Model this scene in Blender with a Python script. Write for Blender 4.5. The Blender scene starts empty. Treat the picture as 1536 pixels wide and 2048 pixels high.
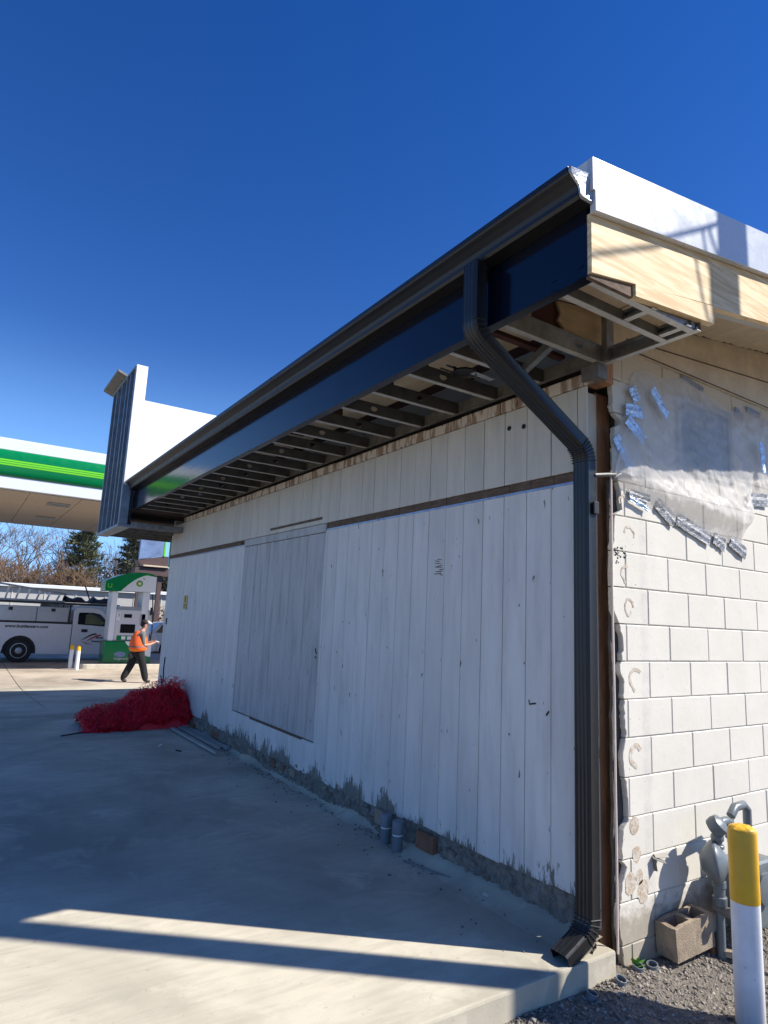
import bpy, bmesh, math, random
import numpy as np
from mathutils import Vector, Matrix, noise
random.seed(7); np.random.seed(7)
S = bpy.context.scene
COL = S.collection

# ------------------------------------------------------------------ camera, sky, sun, exposure
F_PX, YAW, PITCH, ROLL = 1274.3, 0.577446, 0.166096, 0.045182
CAM = Vector((-2.860, -2.268, 1.573))
fw = Vector((math.sin(YAW)*math.cos(PITCH), math.cos(YAW)*math.cos(PITCH), math.sin(PITCH)))
rt = Vector((math.cos(YAW), -math.sin(YAW), 0)); up = rt.cross(fw)
c_, s_ = math.cos(ROLL), math.sin(ROLL)
R2 = c_*rt + s_*up; U2 = -s_*rt + c_*up
cam = bpy.data.cameras.new('Camera'); camo = bpy.data.objects.new('Camera', cam); COL.objects.link(camo)
camo.matrix_world = Matrix(((R2.x, U2.x, -fw.x, CAM.x), (R2.y, U2.y, -fw.y, CAM.y), (R2.z, U2.z, -fw.z, CAM.z), (0, 0, 0, 1)))
cam.sensor_fit = 'VERTICAL'; cam.sensor_height = 36.0; cam.sensor_width = 27.0
cam.lens = 36.0*F_PX/2048; cam.clip_start = .05; cam.clip_end = 3000
S.camera = camo

SUN_EL = math.radians(42.2); SUN_AZ = math.atan2(.78, -.625)      # azimuth clockwise from +Y
sd = Vector((math.sin(SUN_AZ)*math.cos(SUN_EL), math.cos(SUN_AZ)*math.cos(SUN_EL), math.sin(SUN_EL)))
W = bpy.data.worlds.new('World'); S.world = W; W.use_nodes = True
wn = W.node_tree; bg = wn.nodes['Background']
sky = wn.nodes.new('ShaderNodeTexSky'); sky.sky_type = 'NISHITA'; sky.sun_disc = False
sky.sun_elevation = SUN_EL; sky.sun_rotation = SUN_AZ
sky.altitude = 0; sky.air_density = 1.0; sky.dust_density = 0.0; sky.ozone_density = 2.2
hs = wn.nodes.new('ShaderNodeHueSaturation'); hs.inputs['Saturation'].default_value = 1.38; hs.inputs['Hue'].default_value = .519
wn.links.new(sky.outputs[0], hs.inputs['Color'])
# clear-air horizon: the low sky fades to pale blue all the way round
geo = wn.nodes.new('ShaderNodeTexCoord'); sep = wn.nodes.new('ShaderNodeSeparateXYZ'); wn.links.new(geo.outputs['Generated'], sep.inputs[0])
mr = wn.nodes.new('ShaderNodeMapRange'); mr.interpolation_type = 'SMOOTHSTEP'; wn.links.new(sep.outputs[2], mr.inputs[0])
for i_, v_ in ((1, .0), (2, .40), (3, .88), (4, .0)): mr.inputs[i_].default_value = v_
mx = wn.nodes.new('ShaderNodeMix'); mx.data_type = 'RGBA'; wn.links.new(mr.outputs[0], mx.inputs[0]); wn.links.new(hs.outputs[0], mx.inputs[6])
mx.inputs[7].default_value = (2.3, 5.2, 10.6, 1)
wn.links.new(mx.outputs[2], bg.inputs[0]); bg.inputs[1].default_value = 0.095
sl = bpy.data.lights.new('sun', 'SUN'); sl.energy = 5.0; sl.angle = math.radians(.5); sl.color = (1, .955, .88)
slo = bpy.data.objects.new('sun', sl); COL.objects.link(slo)
slo.rotation_euler = sd.to_track_quat('Z', 'Y').to_euler(); slo.location = sd*40
S.view_settings.view_transform = 'Standard'; S.view_settings.look = 'None'
S.view_settings.exposure = 0.6; S.view_settings.gamma = 1
S.render.engine = 'CYCLES'
S.cycles.max_bounces = 8; S.cycles.transparent_max_bounces = 12

# ------------------------------------------------------------------ materials
def srgb(r, g, b):
    f = lambda c: (c/255/12.92) if c/255 <= .04045 else ((c/255+.055)/1.055)**2.4
    return (f(r), f(g), f(b))
class NT:
    def __init__(s, name):
        s.m = bpy.data.materials.new(name); s.m.use_nodes = True; s.t = s.m.node_tree
        s.b = s.t.nodes['Principled BSDF']; s.out = s.t.nodes['Material Output']
        s._p = None
    def n(s, k): return s.t.nodes.new(k)
    def l(s, a, b): s.t.links.new(a, b)
    def pos(s):
        if s._p is None: s._p = s.n('ShaderNodeNewGeometry').outputs['Position']
        return s._p
    def obj(s): return s.n('ShaderNodeTexCoord').outputs['Object']
    def scl(s, src, v, loc=(0, 0, 0), rot=(0, 0, 0)):
        m = s.n('ShaderNodeMapping'); m.inputs['Scale'].default_value = v; m.inputs['Location'].default_value = loc
        m.inputs['Rotation'].default_value = rot
        s.l(src, m.inputs[0]); return m.outputs[0]
    def noise(s, src, scale=5, det=4, rough=.55, dist=0):
        k = s.n('ShaderNodeTexNoise'); k.inputs['Scale'].default_value = scale; k.inputs['Detail'].default_value = det
        k.inputs['Roughness'].default_value = rough; k.inputs['Distortion'].default_value = dist
        s.l(src, k.inputs['Vector']); return k.outputs[0]
    def ramp(s, src, a, b, lo=0., hi=1.):
        k = s.n('ShaderNodeMapRange'); k.inputs[1].default_value = a; k.inputs[2].default_value = b
        k.inputs[3].default_value = lo; k.inputs[4].default_value = hi; s.l(src, k.inputs[0]); return k.outputs[0]
    def math(s, op, a, b=0.):
        k = s.n('ShaderNodeMath'); k.operation = op
        for i, v in enumerate((a, b)):
            if isinstance(v, (int, float)): k.inputs[i].default_value = v
            else: s.l(v, k.inputs[i])
        return k.outputs[0]
    def mix(s, f, a, b):
        k = s.n('ShaderNodeMix'); k.data_type = 'RGBA'
        if isinstance(f, (int, float)): k.inputs[0].default_value = f
        else: s.l(f, k.inputs[0])
        for i, v in ((6, a), (7, b)):
            if isinstance(v, tuple): k.inputs[i].default_value = (*v[:3], 1)
            else: s.l(v, k.inputs[i])
        return k.outputs[2]
    def z(s, axis=2):
        k = s.n('ShaderNodeSeparateXYZ'); s.l(s.pos(), k.inputs[0]); return k.outputs[axis]
    def base(s, c):
        if isinstance(c, tuple): s.b.inputs['Base Color'].default_value = (*c[:3], 1)
        else: s.l(c, s.b.inputs['Base Color'])
    def rough(s, r):
        if isinstance(r, (int, float)): s.b.inputs['Roughness'].default_value = r
        else: s.l(r, s.b.inputs['Roughness'])
    def set(s, **k):
        for a, v in k.items(): s.b.inputs[a.replace('_', ' ')].default_value = v
    def bump(s, h, strength=.3, dist=.01):
        k = s.n('ShaderNodeBump'); k.inputs['Strength'].default_value = strength; k.inputs['Distance'].default_value = dist
        s.l(h, k.inputs['Height']); s.l(k.outputs[0], s.b.inputs['Normal'])
def mul(c, f): return tuple(min(1, x*f) for x in c)
def simple(name, col, rough=.6, metal=0., var=.18, scale=6, bump=.15, bscale=60, col2=None, stretch=(1, 1, 1), bdist=.004):
    t = NT(name); p = t.scl(t.pos(), stretch)
    n = t.noise(p, scale, 5, .6); n2 = t.noise(p, scale*7, 3)
    f = t.math('ADD', t.math('MULTIPLY', n, .75), t.math('MULTIPLY', n2, .25))
    f = t.ramp(f, .32, .68)
    t.base(t.mix(f, mul(col, 1-var), col2 or mul(col, 1+var)))
    t.rough(t.ramp(n2, .2, .8, max(.03, rough-.08), min(1, rough+.08)))
    t.set(Metallic=metal)
    if bump: t.bump(t.noise(t.pos(), bscale, 4), bump, bdist)
    return t.m

MAT = {}
def concrete(name, col, dirt):
    t = NT(name); P = t.pos()
    big = t.noise(P, .55, 5, .6, .4); mid = t.noise(P, 2.6, 6, .65, .6)
    st = t.noise(t.scl(P, (1.2, 9, 1), rot=(0, 0, .35)), 2.2, 5, .6, .3)
    fine = t.noise(P, 160, 3, .7)
    c = t.mix(t.ramp(big, .38, .62), mul(col, .62), mul(col, 1.16))
    c = t.mix(t.math('MULTIPLY', t.ramp(st, .45, .66), .34), c, mul(col, .68))
    c = t.mix(t.math('MULTIPLY', t.ramp(mid, .54, .66), .45), c, mul(col, 1.30))
    c = t.mix(t.math('MULTIPLY', t.ramp(t.noise(P, 1.1, 8, .75, 1.2), .60, .75), .38), c, dirt)
    c = t.mix(t.math('MULTIPLY', t.ramp(t.noise(t.scl(P, (1, 1, 1), (3, 9, 0)), 7, 3), .70, .76), .35), c, (.20, .11, .06))
    c = t.mix(t.ramp(fine, .3, .7, 0, .16), c, mul(col, .5))
    c = t.mix(t.math('MULTIPLY', t.ramp(t.noise(P, 26, 4, .7, .5), .63, .70), .45), c, dirt)
    c = t.mix(t.math('MULTIPLY', t.ramp(t.noise(t.scl(P, (.5, 3.2, 1), rot=(0, 0, -.25)), 1.6, 6, .7, .5), .55, .63), .30), c, mul(col, .60))
    t.base(c); t.rough(.88)
    h = t.math('ADD', t.math('MULTIPLY', fine, .5), t.math('MULTIPLY', t.noise(t.scl(P, (1, 14, 1), rot=(0, 0, .35)), 20, 3), .6))
    t.bump(h, .35, .004); return t.m
MAT['concrete'] = concrete('slab_concrete', (.54, .485, .37), (.22, .195, .145))
MAT['concrete_far'] = concrete('lane_concrete', (.50, .42, .325), (.26, .21, .165))
MAT['curb'] = simple('curb_concrete', (.52, .47, .38), .85, var=.15)
MAT['asphalt'] = simple('asphalt', (.055, .055, .055), .9, var=.25, scale=3)

def painted_boards(name, paint, wood, zlo, zhi, amount, sparse, gray=0.):
    """weathered painted siding: paint lost in vertical licks low on the wall and in scattered chips"""
    t = NT(name); P = t.pos(); z = t.z()
    lick = t.noise(t.scl(P, (24, 24, 5.5)), 1.0, 6, .7, .9)
    lick2 = t.noise(t.scl(P, (75, 75, 9)), 1.0, 4, .6)
    f = t.math('POWER', t.ramp(z, zhi, zlo), 1.5)
    big = t.ramp(t.noise(t.scl(P, (1.6, 1.6, .6)), 1.6, 2), .33, .67, .15, 1.35)
    a = t.math('MULTIPLY', f, big)
    q = t.math('ADD', t.math('MULTIPLY', lick, .7), t.math('MULTIPLY', lick2, .45))
    peel = t.ramp(t.math('ADD', q, t.math('MULTIPLY', a, amount)), .84, .88)
    chip = t.ramp(t.noise(t.scl(P, (26, 26, 9)), 1.0, 3, .5), sparse, sparse+.015)
    mask = t.math('MAXIMUM', peel, chip)
    tone = t.noise(t.scl(P, (3, 3, 1)), 1.3, 5, .6)
    grime = t.noise(t.scl(P, (9, 9, 1.2)), 1.2, 5, .65)
    pc = t.mix(t.ramp(tone, .3, .7), mul(paint, .88), mul(paint, 1.04))
    pc = t.mix(t.math('MULTIPLY', t.ramp(grime, .46, .72), .45+gray), pc, mul(paint, .58))
    oi = t.n('ShaderNodeObjectInfo'); pc = t.mix(t.ramp(oi.outputs['Random'], 0, 1, 0, .28), pc, mul(paint, .72))
    wc = t.mix(t.noise(t.scl(P, (60, 60, 5)), 1, 3), mul(wood, .5), mul(wood, 1.5))
    t.base(t.mix(mask, pc, wc)); t.rough(t.ramp(mask, 0, 1, .5, .9))
    h = t.math('SUBTRACT', t.math('MULTIPLY', t.noise(t.scl(P, (45, 45, 5)), 1, 4), .35), t.math('MULTIPLY', mask, .6))
    t.bump(h, .45, .004); return t.m
MAT['board'] = painted_boards('siding_paint', (.74, .70, .645), (.20, .185, .155), .13, .48, .46, .70)
MAT['board_up'] = painted_boards('upper_paint_with_bounce', (.66, .595, .49), (.16, .10, .06), 2.40, 2.50, .25, .76)  # creamier upper paint, with warm bounce light also put into the colour
MAT['board_door'] = painted_boards('siding_paint_bare', (.52, .50, .475), (.20, .185, .165), .40, .60, .25, .70, .6)

def block_paint():
    t = NT('block_paint'); P = t.pos()
    n = t.noise(P, 2.2, 6, .65, .3); n2 = t.noise(P, 14, 5, .7); pits = t.noise(P, 120, 3, .6)
    c = t.mix(t.ramp(n, .3, .7), (.63, .59, .505), (.72, .68, .59))
    oi = t.n('ShaderNodeObjectInfo'); c = t.mix(t.ramp(oi.outputs['Random'], 0, 1, 0, .22), c, (.56, .525, .46))
    c = t.mix(t.math('MULTIPLY', t.ramp(n2, .58, .72), .35), c, (.45, .43, .39))
    k = t.n('ShaderNodeSeparateXYZ'); t.l(P, k.inputs[0])
    # old stain strip left where a corner board came off, and bare base courses
    strip = t.math('MULTIPLY', t.ramp(t.math('ABSOLUTE', t.math('SUBTRACT', k.outputs[0], .43)), .05, .02), .30)
    c = t.mix(t.math('MULTIPLY', strip, t.ramp(n2, .35, .6)), c, (.40, .38, .36))
    low = t.ramp(t.math('ADD', k.outputs[2], t.math('MULTIPLY', n2, .28)), .30, .22)
    c = t.mix(low, c, t.mix(n2, (.26, .23, .18), (.48, .42, .33)))
    hi = t.ramp(t.math('ADD', k.outputs[2], t.math('MULTIPLY', n2, .12)), 3.04, 3.12); c = t.mix(hi, c, t.mix(n, (.56, .44, .29), (.66, .54, .38)))
    chip = t.ramp(t.math('ADD', t.noise(P, 38, 4, .6), t.ramp(k.outputs[0], .9, .1, 0, .06)), .72, .735)
    c = t.mix(chip, c, (.33, .30, .25))
    t.base(c); t.rough(.75)
    h = t.math('ADD', t.math('MULTIPLY', pits, .5), n2); t.bump(h, .28, .005); return t.m
MAT['block'] = block_paint()
MAT['mortar'] = simple('painted_mortar', (.60, .56, .475), .9, var=.3, scale=20)
MAT['raw_mortar'] = simple('broken_mortar', (.085, .078, .072), .95, var=.4, scale=14, bump=.6, bscale=40, bdist=.01)
MAT['cream'] = simple('old_cream_paint', (.62, .50, .34), .75, var=.18, scale=3, col2=(.76, .62, .44))
MAT['soffit_board'] = simple('soffit_board_paint', (.58, .47, .33), .7, var=.14, scale=8)
MAT['plywood'] = simple('old_plywood', (.52, .38, .22), .8, var=.2, scale=4, stretch=(1, 1, 5))
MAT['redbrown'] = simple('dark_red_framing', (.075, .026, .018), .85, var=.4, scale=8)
def pine():
    t = NT('new_pine'); P = t.pos()
    w = t.noise(t.scl(P, (1.1, 8, 15), rot=(0, .15, 0)), 1.6, 5, .6, 1.6)
    g = t.noise(t.scl(P, (3, 60, 90)), 1.0, 3)
    c = t.mix(t.ramp(w, .38, .62), (.56, .37, .16), (.80, .62, .36))
    c = t.mix(t.math('MULTIPLY', t.ramp(t.noise(t.scl(P, (5, 1, 7)), 1.4, 2, .4, .4), .72, .80), .8), c, (.34, .19, .08))
    c = t.mix(t.math('MULTIPLY', g, .22), c, (.55, .36, .18))
    t.base(c); t.rough(.65); t.bump(g, .2, .002); return t.m
MAT['pine'] = pine()
MAT['brownwood'] = simple('corner_post_wood', (.40, .20, .10), .8, var=.5, scale=3, stretch=(6, 6, 1), bump=.4)
MAT['oldwood'] = simple('bare_trim_wood', (.13, .085, .055), .9, var=.5, scale=4, stretch=(6, 3, 14), bump=.4)
MAT['flash'] = simple('flashing_metal', (.62, .66, .72), .35, .8, var=.25, scale=14)
def navy():
    t = NT('navy_panel'); P = t.pos()
    n = t.noise(t.scl(P, (1, .7, 1.5)), 1.6, 3)
    t.base(t.mix(n, (.0025, .004, .011), (.004, .007, .017))); t.rough(.14)
    t.set(Specular_IOR_Level=.42); t.bump(n, .12, .03); return t.m
MAT['navy'] = navy()
MAT['gutter'] = simple('dark_bronze_gutter', (.010, .0098, .011), .42, .0, var=.15, scale=3, bump=.05)
MAT['downspout'] = simple('dark_bronze_downspout', (.014, .014, .0145), .36, .0, var=.2, scale=5, bump=.05)
MAT['endcap'] = simple('bare_end_cap', (.40, .40, .41), .3, .6, var=.3, scale=12, bump=.5, bscale=25, bdist=.01)
MAT['whitemetal'] = simple('white_coil_metal', (.55, .57, .60), .28, var=.03, scale=2, bump=.08, bscale=4, bdist=.01)
MAT['membrane'] = simple('white_roof_membrane', (.72, .72, .70), .6, var=.05, scale=2, bump=.2, bscale=5, bdist=.02)
MAT['galv'] = simple('galvanised_steel', (.30, .31, .32), .42, .75, var=.35, scale=9, bump=.1)
MAT['galv_dull'] = simple('dull_galvanised_steel', (.20, .19, .17), .6, .45, var=.4, scale=10, bump=.1)
MAT['flange'] = simple('pale_steel_lit_flange', (.52, .50, .46), .45, .4, var=.2, scale=9, bump=.1)  # pale steel; on bottom flanges the light they catch is in this colour
MAT['joist'] = simple('joist_steel_with_shade', (.085, .083, .08), .55, .3, var=.4, scale=10, bump=.1)  # dark steel; the shade on the joist webs is put into the colour
MAT['stud_blue'] = simple('blue_grey_stud_steel', (.24, .29, .35), .45, .5, var=.3, scale=6, bump=.05)
MAT['sheath'] = simple('dark_blue_sheathing', (.014, .020, .032), .6, var=.3, scale=4)
MAT['black'] = simple('black_plastic', (.014, .014, .015), .5, var=.2)
MAT['copper'] = simple('pale_copper_cable', (.93, .72, .60), .5, .0, var=.15)
MAT['dirt'] = simple('foundation_dirt', (.21, .18, .145), .95, var=.55, scale=18, bump=.9, bscale=45, bdist=.02)
MAT['brick'] = simple('orange_brick', (.22, .10, .055), .9, var=.35, scale=14, bump=.4)
MAT['pvc'] = simple('grey_pvc', (.15, .17, .19), .45, var=.12, scale=9)
MAT['white'] = simple('white_paint', (.78, .78, .78), .4, var=.05, scale=5, bump=.05)
MAT['yellow'] = simple('yellow_paint', (.78, .42, .015), .45, var=.10, scale=9, bump=.12, bscale=30)
def bollpaint(name, col):
    t = NT(name); P = t.pos(); n = t.noise(P, 30, 5, .7, .4); z = t.z()
    c = t.mix(t.ramp(t.noise(P, 9, 4), .3, .7), mul(col, .88), mul(col, 1.04))
    c = t.mix(t.ramp(n, .70, .72), c, (.16, .13, .11)); c = t.mix(t.math('MULTIPLY', t.ramp(z, .05, -.2), .55), c, (.30, .26, .21))
    c = t.mix(t.math('MULTIPLY', t.ramp(t.noise(t.scl(P, (40, 40, 3)), 1, 4), .58, .7), .22), c, (.35, .31, .26)); t.base(c); t.rough(.45); t.bump(n, .15, .003); return t.m
MAT['bwhite'] = bollpaint('bollard_white', (.76, .76, .77)); MAT['byellow'] = bollpaint('bollard_yellow', (.76, .41, .015))
MAT['gravelbed'] = simple('gravel_bed', (.19, .165, .135), .97, var=.5, scale=25, bump=1, bscale=90, bdist=.02)
def stones():
    t = NT('gravel_stone'); r = t.n('ShaderNodeTexNoise'); r.inputs['Scale'].default_value = 45; t.l(t.pos(), r.inputs['Vector'])
    t.base(t.mix(t.ramp(r.outputs[0], .35, .68), (.10, .088, .072), (.40, .35, .29))); t.rough(.92); return t.m
MAT['stones'] = stones()
MAT['cmu'] = simple('raw_concrete_block', (.30, .235, .165), .95, var=.3, scale=12, bump=.7, bscale=120, bdist=.006)
MAT['meter'] = simple('grey_meter_paint', (.135, .155, .165), .35, var=.12, scale=12, bump=.1)
def gluem():
    t = NT('brown_glue'); P = t.pos(); n = t.noise(P, 42, 5, .7, .6)
    t.base(t.mix(t.ramp(n, .40, .62), (.60, .56, .48), t.mix(t.noise(P, 15, 3), (.33, .21, .12), (.46, .34, .22)))); t.rough(.85); t.bump(n, .4, .004); return t.m
MAT['glue'] = gluem()
MAT['green'] = simple('canopy_green', (.0, .185, .055), .22, var=.05, scale=1, bump=0)
MAT['lime'] = simple('canopy_lime', (.16, .62, .02), .3, var=.03, bump=0)
MAT['canopywhite'] = simple('canopy_white', (.72, .74, .76), .35, var=.03, scale=1, bump=0)
MAT['canopysoffit'] = simple('canopy_soffit_panel', (.46, .38, .30), .6, var=.06, scale=1.5, bump=0)
MAT['truck'] = simple('truck_white_paint', (.60, .60, .62), .25, var=.03, bump=0)
MAT['chrome'] = simple('dull_aluminium', (.36, .37, .38), .4, .7, var=.15, bump=0)
MAT['toolbox'] = simple('toolbox_aluminium', (.42, .44, .46), .35, .5, var=.12, scale=2, bump=0)
MAT['tyre'] = simple('tyre_rubber', (.014, .014, .014), .8, var=.2)
MAT['red'] = simple('red_decal', (.45, .02, .03), .5, var=.05, bump=0)
MAT['net'] = simple('red_netting_plastic', (.72, .010, .03), .35, var=.3, scale=8, bump=0)
MAT['orange'] = simple('orange_vest', (.92, .13, .02), .7, var=.12, scale=9)
MAT['orange_hi'] = simple('bright_vest_panel', (1.0, .20, .01), .7, var=.06)
MAT['shirt'] = simple('grey_shirt', (.16, .155, .15), .9, var=.15)
MAT['pants'] = simple('black_trousers', (.012, .012, .014), .9, var=.2)
MAT['skin'] = simple('skin', (.50, .27, .19), .55, var=.08)
MAT['hair'] = simple('dark_hair', (.03, .02, .015), .7, var=.2)
MAT['bark'] = simple('winter_bark', (.15, .115, .09), .9, var=.35, scale=2, bump=.3)
MAT['bark2'] = simple('brown_winter_bark', (.17, .105, .06), .9, var=.35, scale=2, bump=.3)
def leafmat(name, a, b, sc=1.2):
    t = NT(name); n = t.noise(t.pos(), sc, 3)
    t.base(t.mix(t.ramp(n, .35, .65), a, b)); t.rough(.7); return t.m
MAT['pinegreen'] = leafmat('pine_needles', (.045, .058, .032), (.13, .14, .06))
MAT['cedar'] = leafmat('cedar_needles', (.03, .04, .026), (.085, .088, .05))
MAT['deadleaf'] = leafmat('dry_leaves', (.10, .055, .03), (.20, .12, .065))
MAT['bgwall'] = simple('pale_far_wall', (.43, .42, .40), .85, var=.12, scale=.6)
MAT['brownroof'] = simple('brown_metal_roof', (.085, .05, .045), .6, var=.2, scale=1)
MAT['bluepanel'] = simple('blue_grey_panel', (.16, .22, .36), .3, var=.35, scale=.9, bump=0)
MAT['grass'] = simple('dry_verge', (.17, .14, .08), .95, var=.3, scale=1)
MAT['leaf'] = simple('green_weed', (.09, .30, .03), .6, var=.2)
MAT['signyellow'] = simple('yellow_sign', (.55, .40, .08), .5, var=.08, bump=0)
MAT['mark_gap_dark'] = simple('dark_marks_gap_shade', (.02, .016, .015), .9)  # near-black for scuffs and cracks, also painted shade behind the soffit gaps
MAT['pole'] = simple('pole_wood', (.12, .08, .055), .9, var=.4, scale=4, stretch=(4, 4, .6), bump=.5)
def glassm(name, col, rough=.03):
    t = NT(name); t.base(col); t.rough(rough); t.set(Specular_IOR_Level=.8); return t.m
MAT['glass'] = glassm('dark_glass', (.012, .015, .018))
MAT['screen'] = glassm('dark_screen', (.01, .01, .012), .12)
def clearglass():
    t = NT('clear_window'); t.base((.75, .8, .8)); t.rough(.02); t.set(Transmission_Weight=1.0, IOR=1.2); return t.m
MAT['clear'] = clearglass()
def plastic():
    t = NT('milky_plastic_sheet'); P = t.pos()
    n = t.noise(P, 3.5, 4, .6, .6); n2 = t.noise(t.scl(P, (14, 14, 5)), 1, 4, .6, .8)
    t.base((.88, .85, .80)); t.rough(.26); t.set(Specular_IOR_Level=.5)
    tr = t.n('ShaderNodeBsdfTransparent'); tl = t.n('ShaderNodeBsdfTranslucent'); tl.inputs[0].default_value = (.88, .82, .74, 1)
    m0 = t.n('ShaderNodeMixShader'); m0.inputs[0].default_value = .25; t.l(t.b.outputs[0], m0.inputs[1]); t.l(tl.outputs[0], m0.inputs[2])
    m = t.n('ShaderNodeMixShader'); t.l(t.ramp(n, .3, .7, .42, .64), m.inputs[0])
    t.l(tr.outputs[0], m.inputs[1]); t.l(m0.outputs[0], m.inputs[2]); t.l(m.outputs[0], t.out.inputs[0])
    t.bump(t.math('ADD', n, n2), .7, .02); return t.m
MAT['plastic'] = plastic()
def tapem():
    t = NT('sky_tinted_foil_tape'); n = t.noise(t.pos(), 40, 4, .7, 1.5)
    t.base(t.mix(n, (.45, .62, .85), (.75, .86, .98))); t.rough(.22); t.set(Metallic=.75); t.bump(n, .9, .01); return t.m  # silver foil with the blue of the reflected sky put into its colour
MAT['tape'] = tapem()
def tapem2():
    t = NT('grey_foil_tape'); n = t.noise(t.pos(), 40, 4, .7, 1.5)
    t.base(t.mix(n, (.16, .16, .165), (.40, .40, .41))); t.rough(.42); t.set(Metallic=.35); t.bump(n, .9, .01); return t.m
MAT['tape2'] = tapem2()
def trimstrip():
    t = NT('scarred_trim'); P = t.pos()
    n = t.noise(t.scl(P, (1, 9, 1.5)), 1.4, 3, .6, .3); n2 = t.noise(t.scl(P, (20, 26, 8)), 1, 3)
    c = t.mix(t.ramp(n, .46, .52), (.30, .20, .13), (.62, .53, .42))
    c = t.mix(t.ramp(n2, .66, .69), c, (.09, .05, .03)); t.base(c); t.rough(.85); t.bump(n, .4, .01); return t.m
MAT['trimstrip'] = trimstrip()
def mt(k): return MAT[k]

# ------------------------------------------------------------------ mesh helpers
class MB:
    def __init__(s): s.v = []; s.f = []; s.mi = []
    def add(s, vs, fs, mi=0):
        o = len(s.v); s.v += [tuple(v) for v in vs]; s.f += [tuple(i+o for i in f) for f in fs]; s.mi += [mi]*len(fs); return s
    def box(s, x0, x1, y0, y1, z0, z1, mi=0):
        return s.add([(x0, y0, z0), (x1, y0, z0), (x1, y1, z0), (x0, y1, z0), (x0, y0, z1), (x1, y0, z1), (x1, y1, z1), (x0, y1, z1)],
                     [(0, 3, 2, 1), (4, 5, 6, 7), (0, 1, 5, 4), (1, 2, 6, 5), (2, 3, 7, 6), (3, 0, 4, 7)], mi)
    def prism(s, poly, a, b, axis='y', mi=0):
        """poly: 2-D outline, extruded along axis from a to b.  y:(x,z) x:(y,z) z:(x,y)"""
        def P(u, w, t): return (u, t, w) if axis == 'y' else ((t, u, w) if axis == 'x' else (u, w, t))
        n = len(poly); vs = [P(u, w, a) for u, w in poly]+[P(u, w, b) for u, w in poly]
        fs = [tuple(range(n)), tuple(range(2*n-1, n-1, -1))]+[(i, i+n, (i+1) % n+n, (i+1) % n) for i in range(n)]
        return s.add(vs, fs, mi)
    def bar(s, p0, p1, w, h, upv=(0, 0, 1), mi=0):
        p0 = Vector(p0); p1 = Vector(p1); d = (p1-p0).normalized(); u = Vector(upv)
        sd_ = d.cross(u)
        if sd_.length < 1e-4: sd_ = d.cross(Vector((1, 0, 0)))
        sd_.normalize(); u = sd_.cross(d)
        vs = [p+sd_*a*w/2+u*b*h/2 for p in (p0, p1) for a, b in ((-1, -1), (1, -1), (1, 1), (-1, 1))]
        return s.add(vs, [(0, 1, 2, 3), (7, 6, 5, 4), (0, 4, 5, 1), (1, 5, 6, 2), (2, 6, 7, 3), (3, 7, 4, 0)], mi)
    def tube(s, pts, r, n=8, caps=True, mi=0):
        pts = [Vector(p) for p in pts]; k = len(pts); rr = r if isinstance(r, (list, tuple)) else [r]*k
        vs = []; prev = None
        for i, p in enumerate(pts):
            d = (pts[min(i+1, k-1)]-pts[max(i-1, 0)])
            d = d.normalized() if d.length > 1e-9 else Vector((0, 0, 1))
            if prev is None:
                a = d.cross(Vector((0, 0, 1)))
                if a.length < 1e-3: a = d.cross(Vector((1, 0, 0)))
            else: a = prev-d*prev.dot(d)
            a.normalize(); prev = a; b = d.cross(a)
            vs += [p+(a*math.cos(2*math.pi*j/n)+b*math.sin(2*math.pi*j/n))*rr[i] for j in range(n)]
        fs = [(i*n+j, i*n+(j+1) % n, (i+1)*n+(j+1) % n, (i+1)*n+j) for i in range(k-1) for j in range(n)]
        if caps: fs += [tuple(range(n-1, -1, -1)), tuple((k-1)*n+j for j in range(n))]
        return s.add(vs, fs, mi)
    def lathe(s, prof, c, axis=(0, 0, 1), n=20, mi=0):
        c = Vector(c); ax = Vector(axis).normalized(); a = ax.cross(Vector((0, 1, 0)) if abs(ax.y) < .9 else Vector((1, 0, 0))).normalized(); b = ax.cross(a)
        vs = []
        for r, h in prof: vs += [c+ax*h+(a*math.cos(2*math.pi*j/n)+b*math.sin(2*math.pi*j/n))*r for j in range(n)]
        k = len(prof); fs = [(i*n+j, i*n+(j+1) % n, (i+1)*n+(j+1) % n, (i+1)*n+j) for i in range(k-1) for j in range(n)]
        fs += [tuple(range(n-1, -1, -1)), tuple((k-1)*n+j for j in range(n))]
        return s.add(vs, fs, mi)
    def mesh(s, name, mats, smooth=False, bevel=0, segs=1):
        me = bpy.data.meshes.new(name); me.from_pydata([tuple(v) for v in s.v], [], s.f)
        for m in (mats if isinstance(mats, list) else [mats]): me.materials.append(mt(m) if isinstance(m, str) else m)
        if any(s.mi): me.polygons.foreach_set('material_index', s.mi)
        bm = bmesh.new(); bm.from_mesh(me)
        if bevel:
            bmesh.ops.remove_doubles(bm, verts=bm.verts, dist=1e-5)
            es = [e for e in bm.edges if len(e.link_faces) == 2 and e.calc_face_angle(0) > .5]
            bmesh.ops.bevel(bm, geom=es, offset=bevel, segments=segs, affect='EDGES', profile=.6)
        bmesh.ops.recalc_face_normals(bm, faces=bm.faces)
        bm.to_mesh(me); bm.free()
        if smooth:
            me.polygons.foreach_set('use_smooth', [True]*len(me.polygons))
            try: me.set_sharp_from_angle(angle=math.radians(38))
            except Exception: pass
        return me
    def build(s, name, mats, parent=None, smooth=False, bevel=0, segs=1):
        return link(name, s.mesh(name, mats, smooth, bevel, segs), parent)
def link(name, me, parent=None, loc=None):
    o = bpy.data.objects.new(name, me); COL.objects.link(o)
    if loc is not None: o.location = loc
    if parent is not None: setparent(o, parent)
    return o
WORLDLOC = {}
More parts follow.
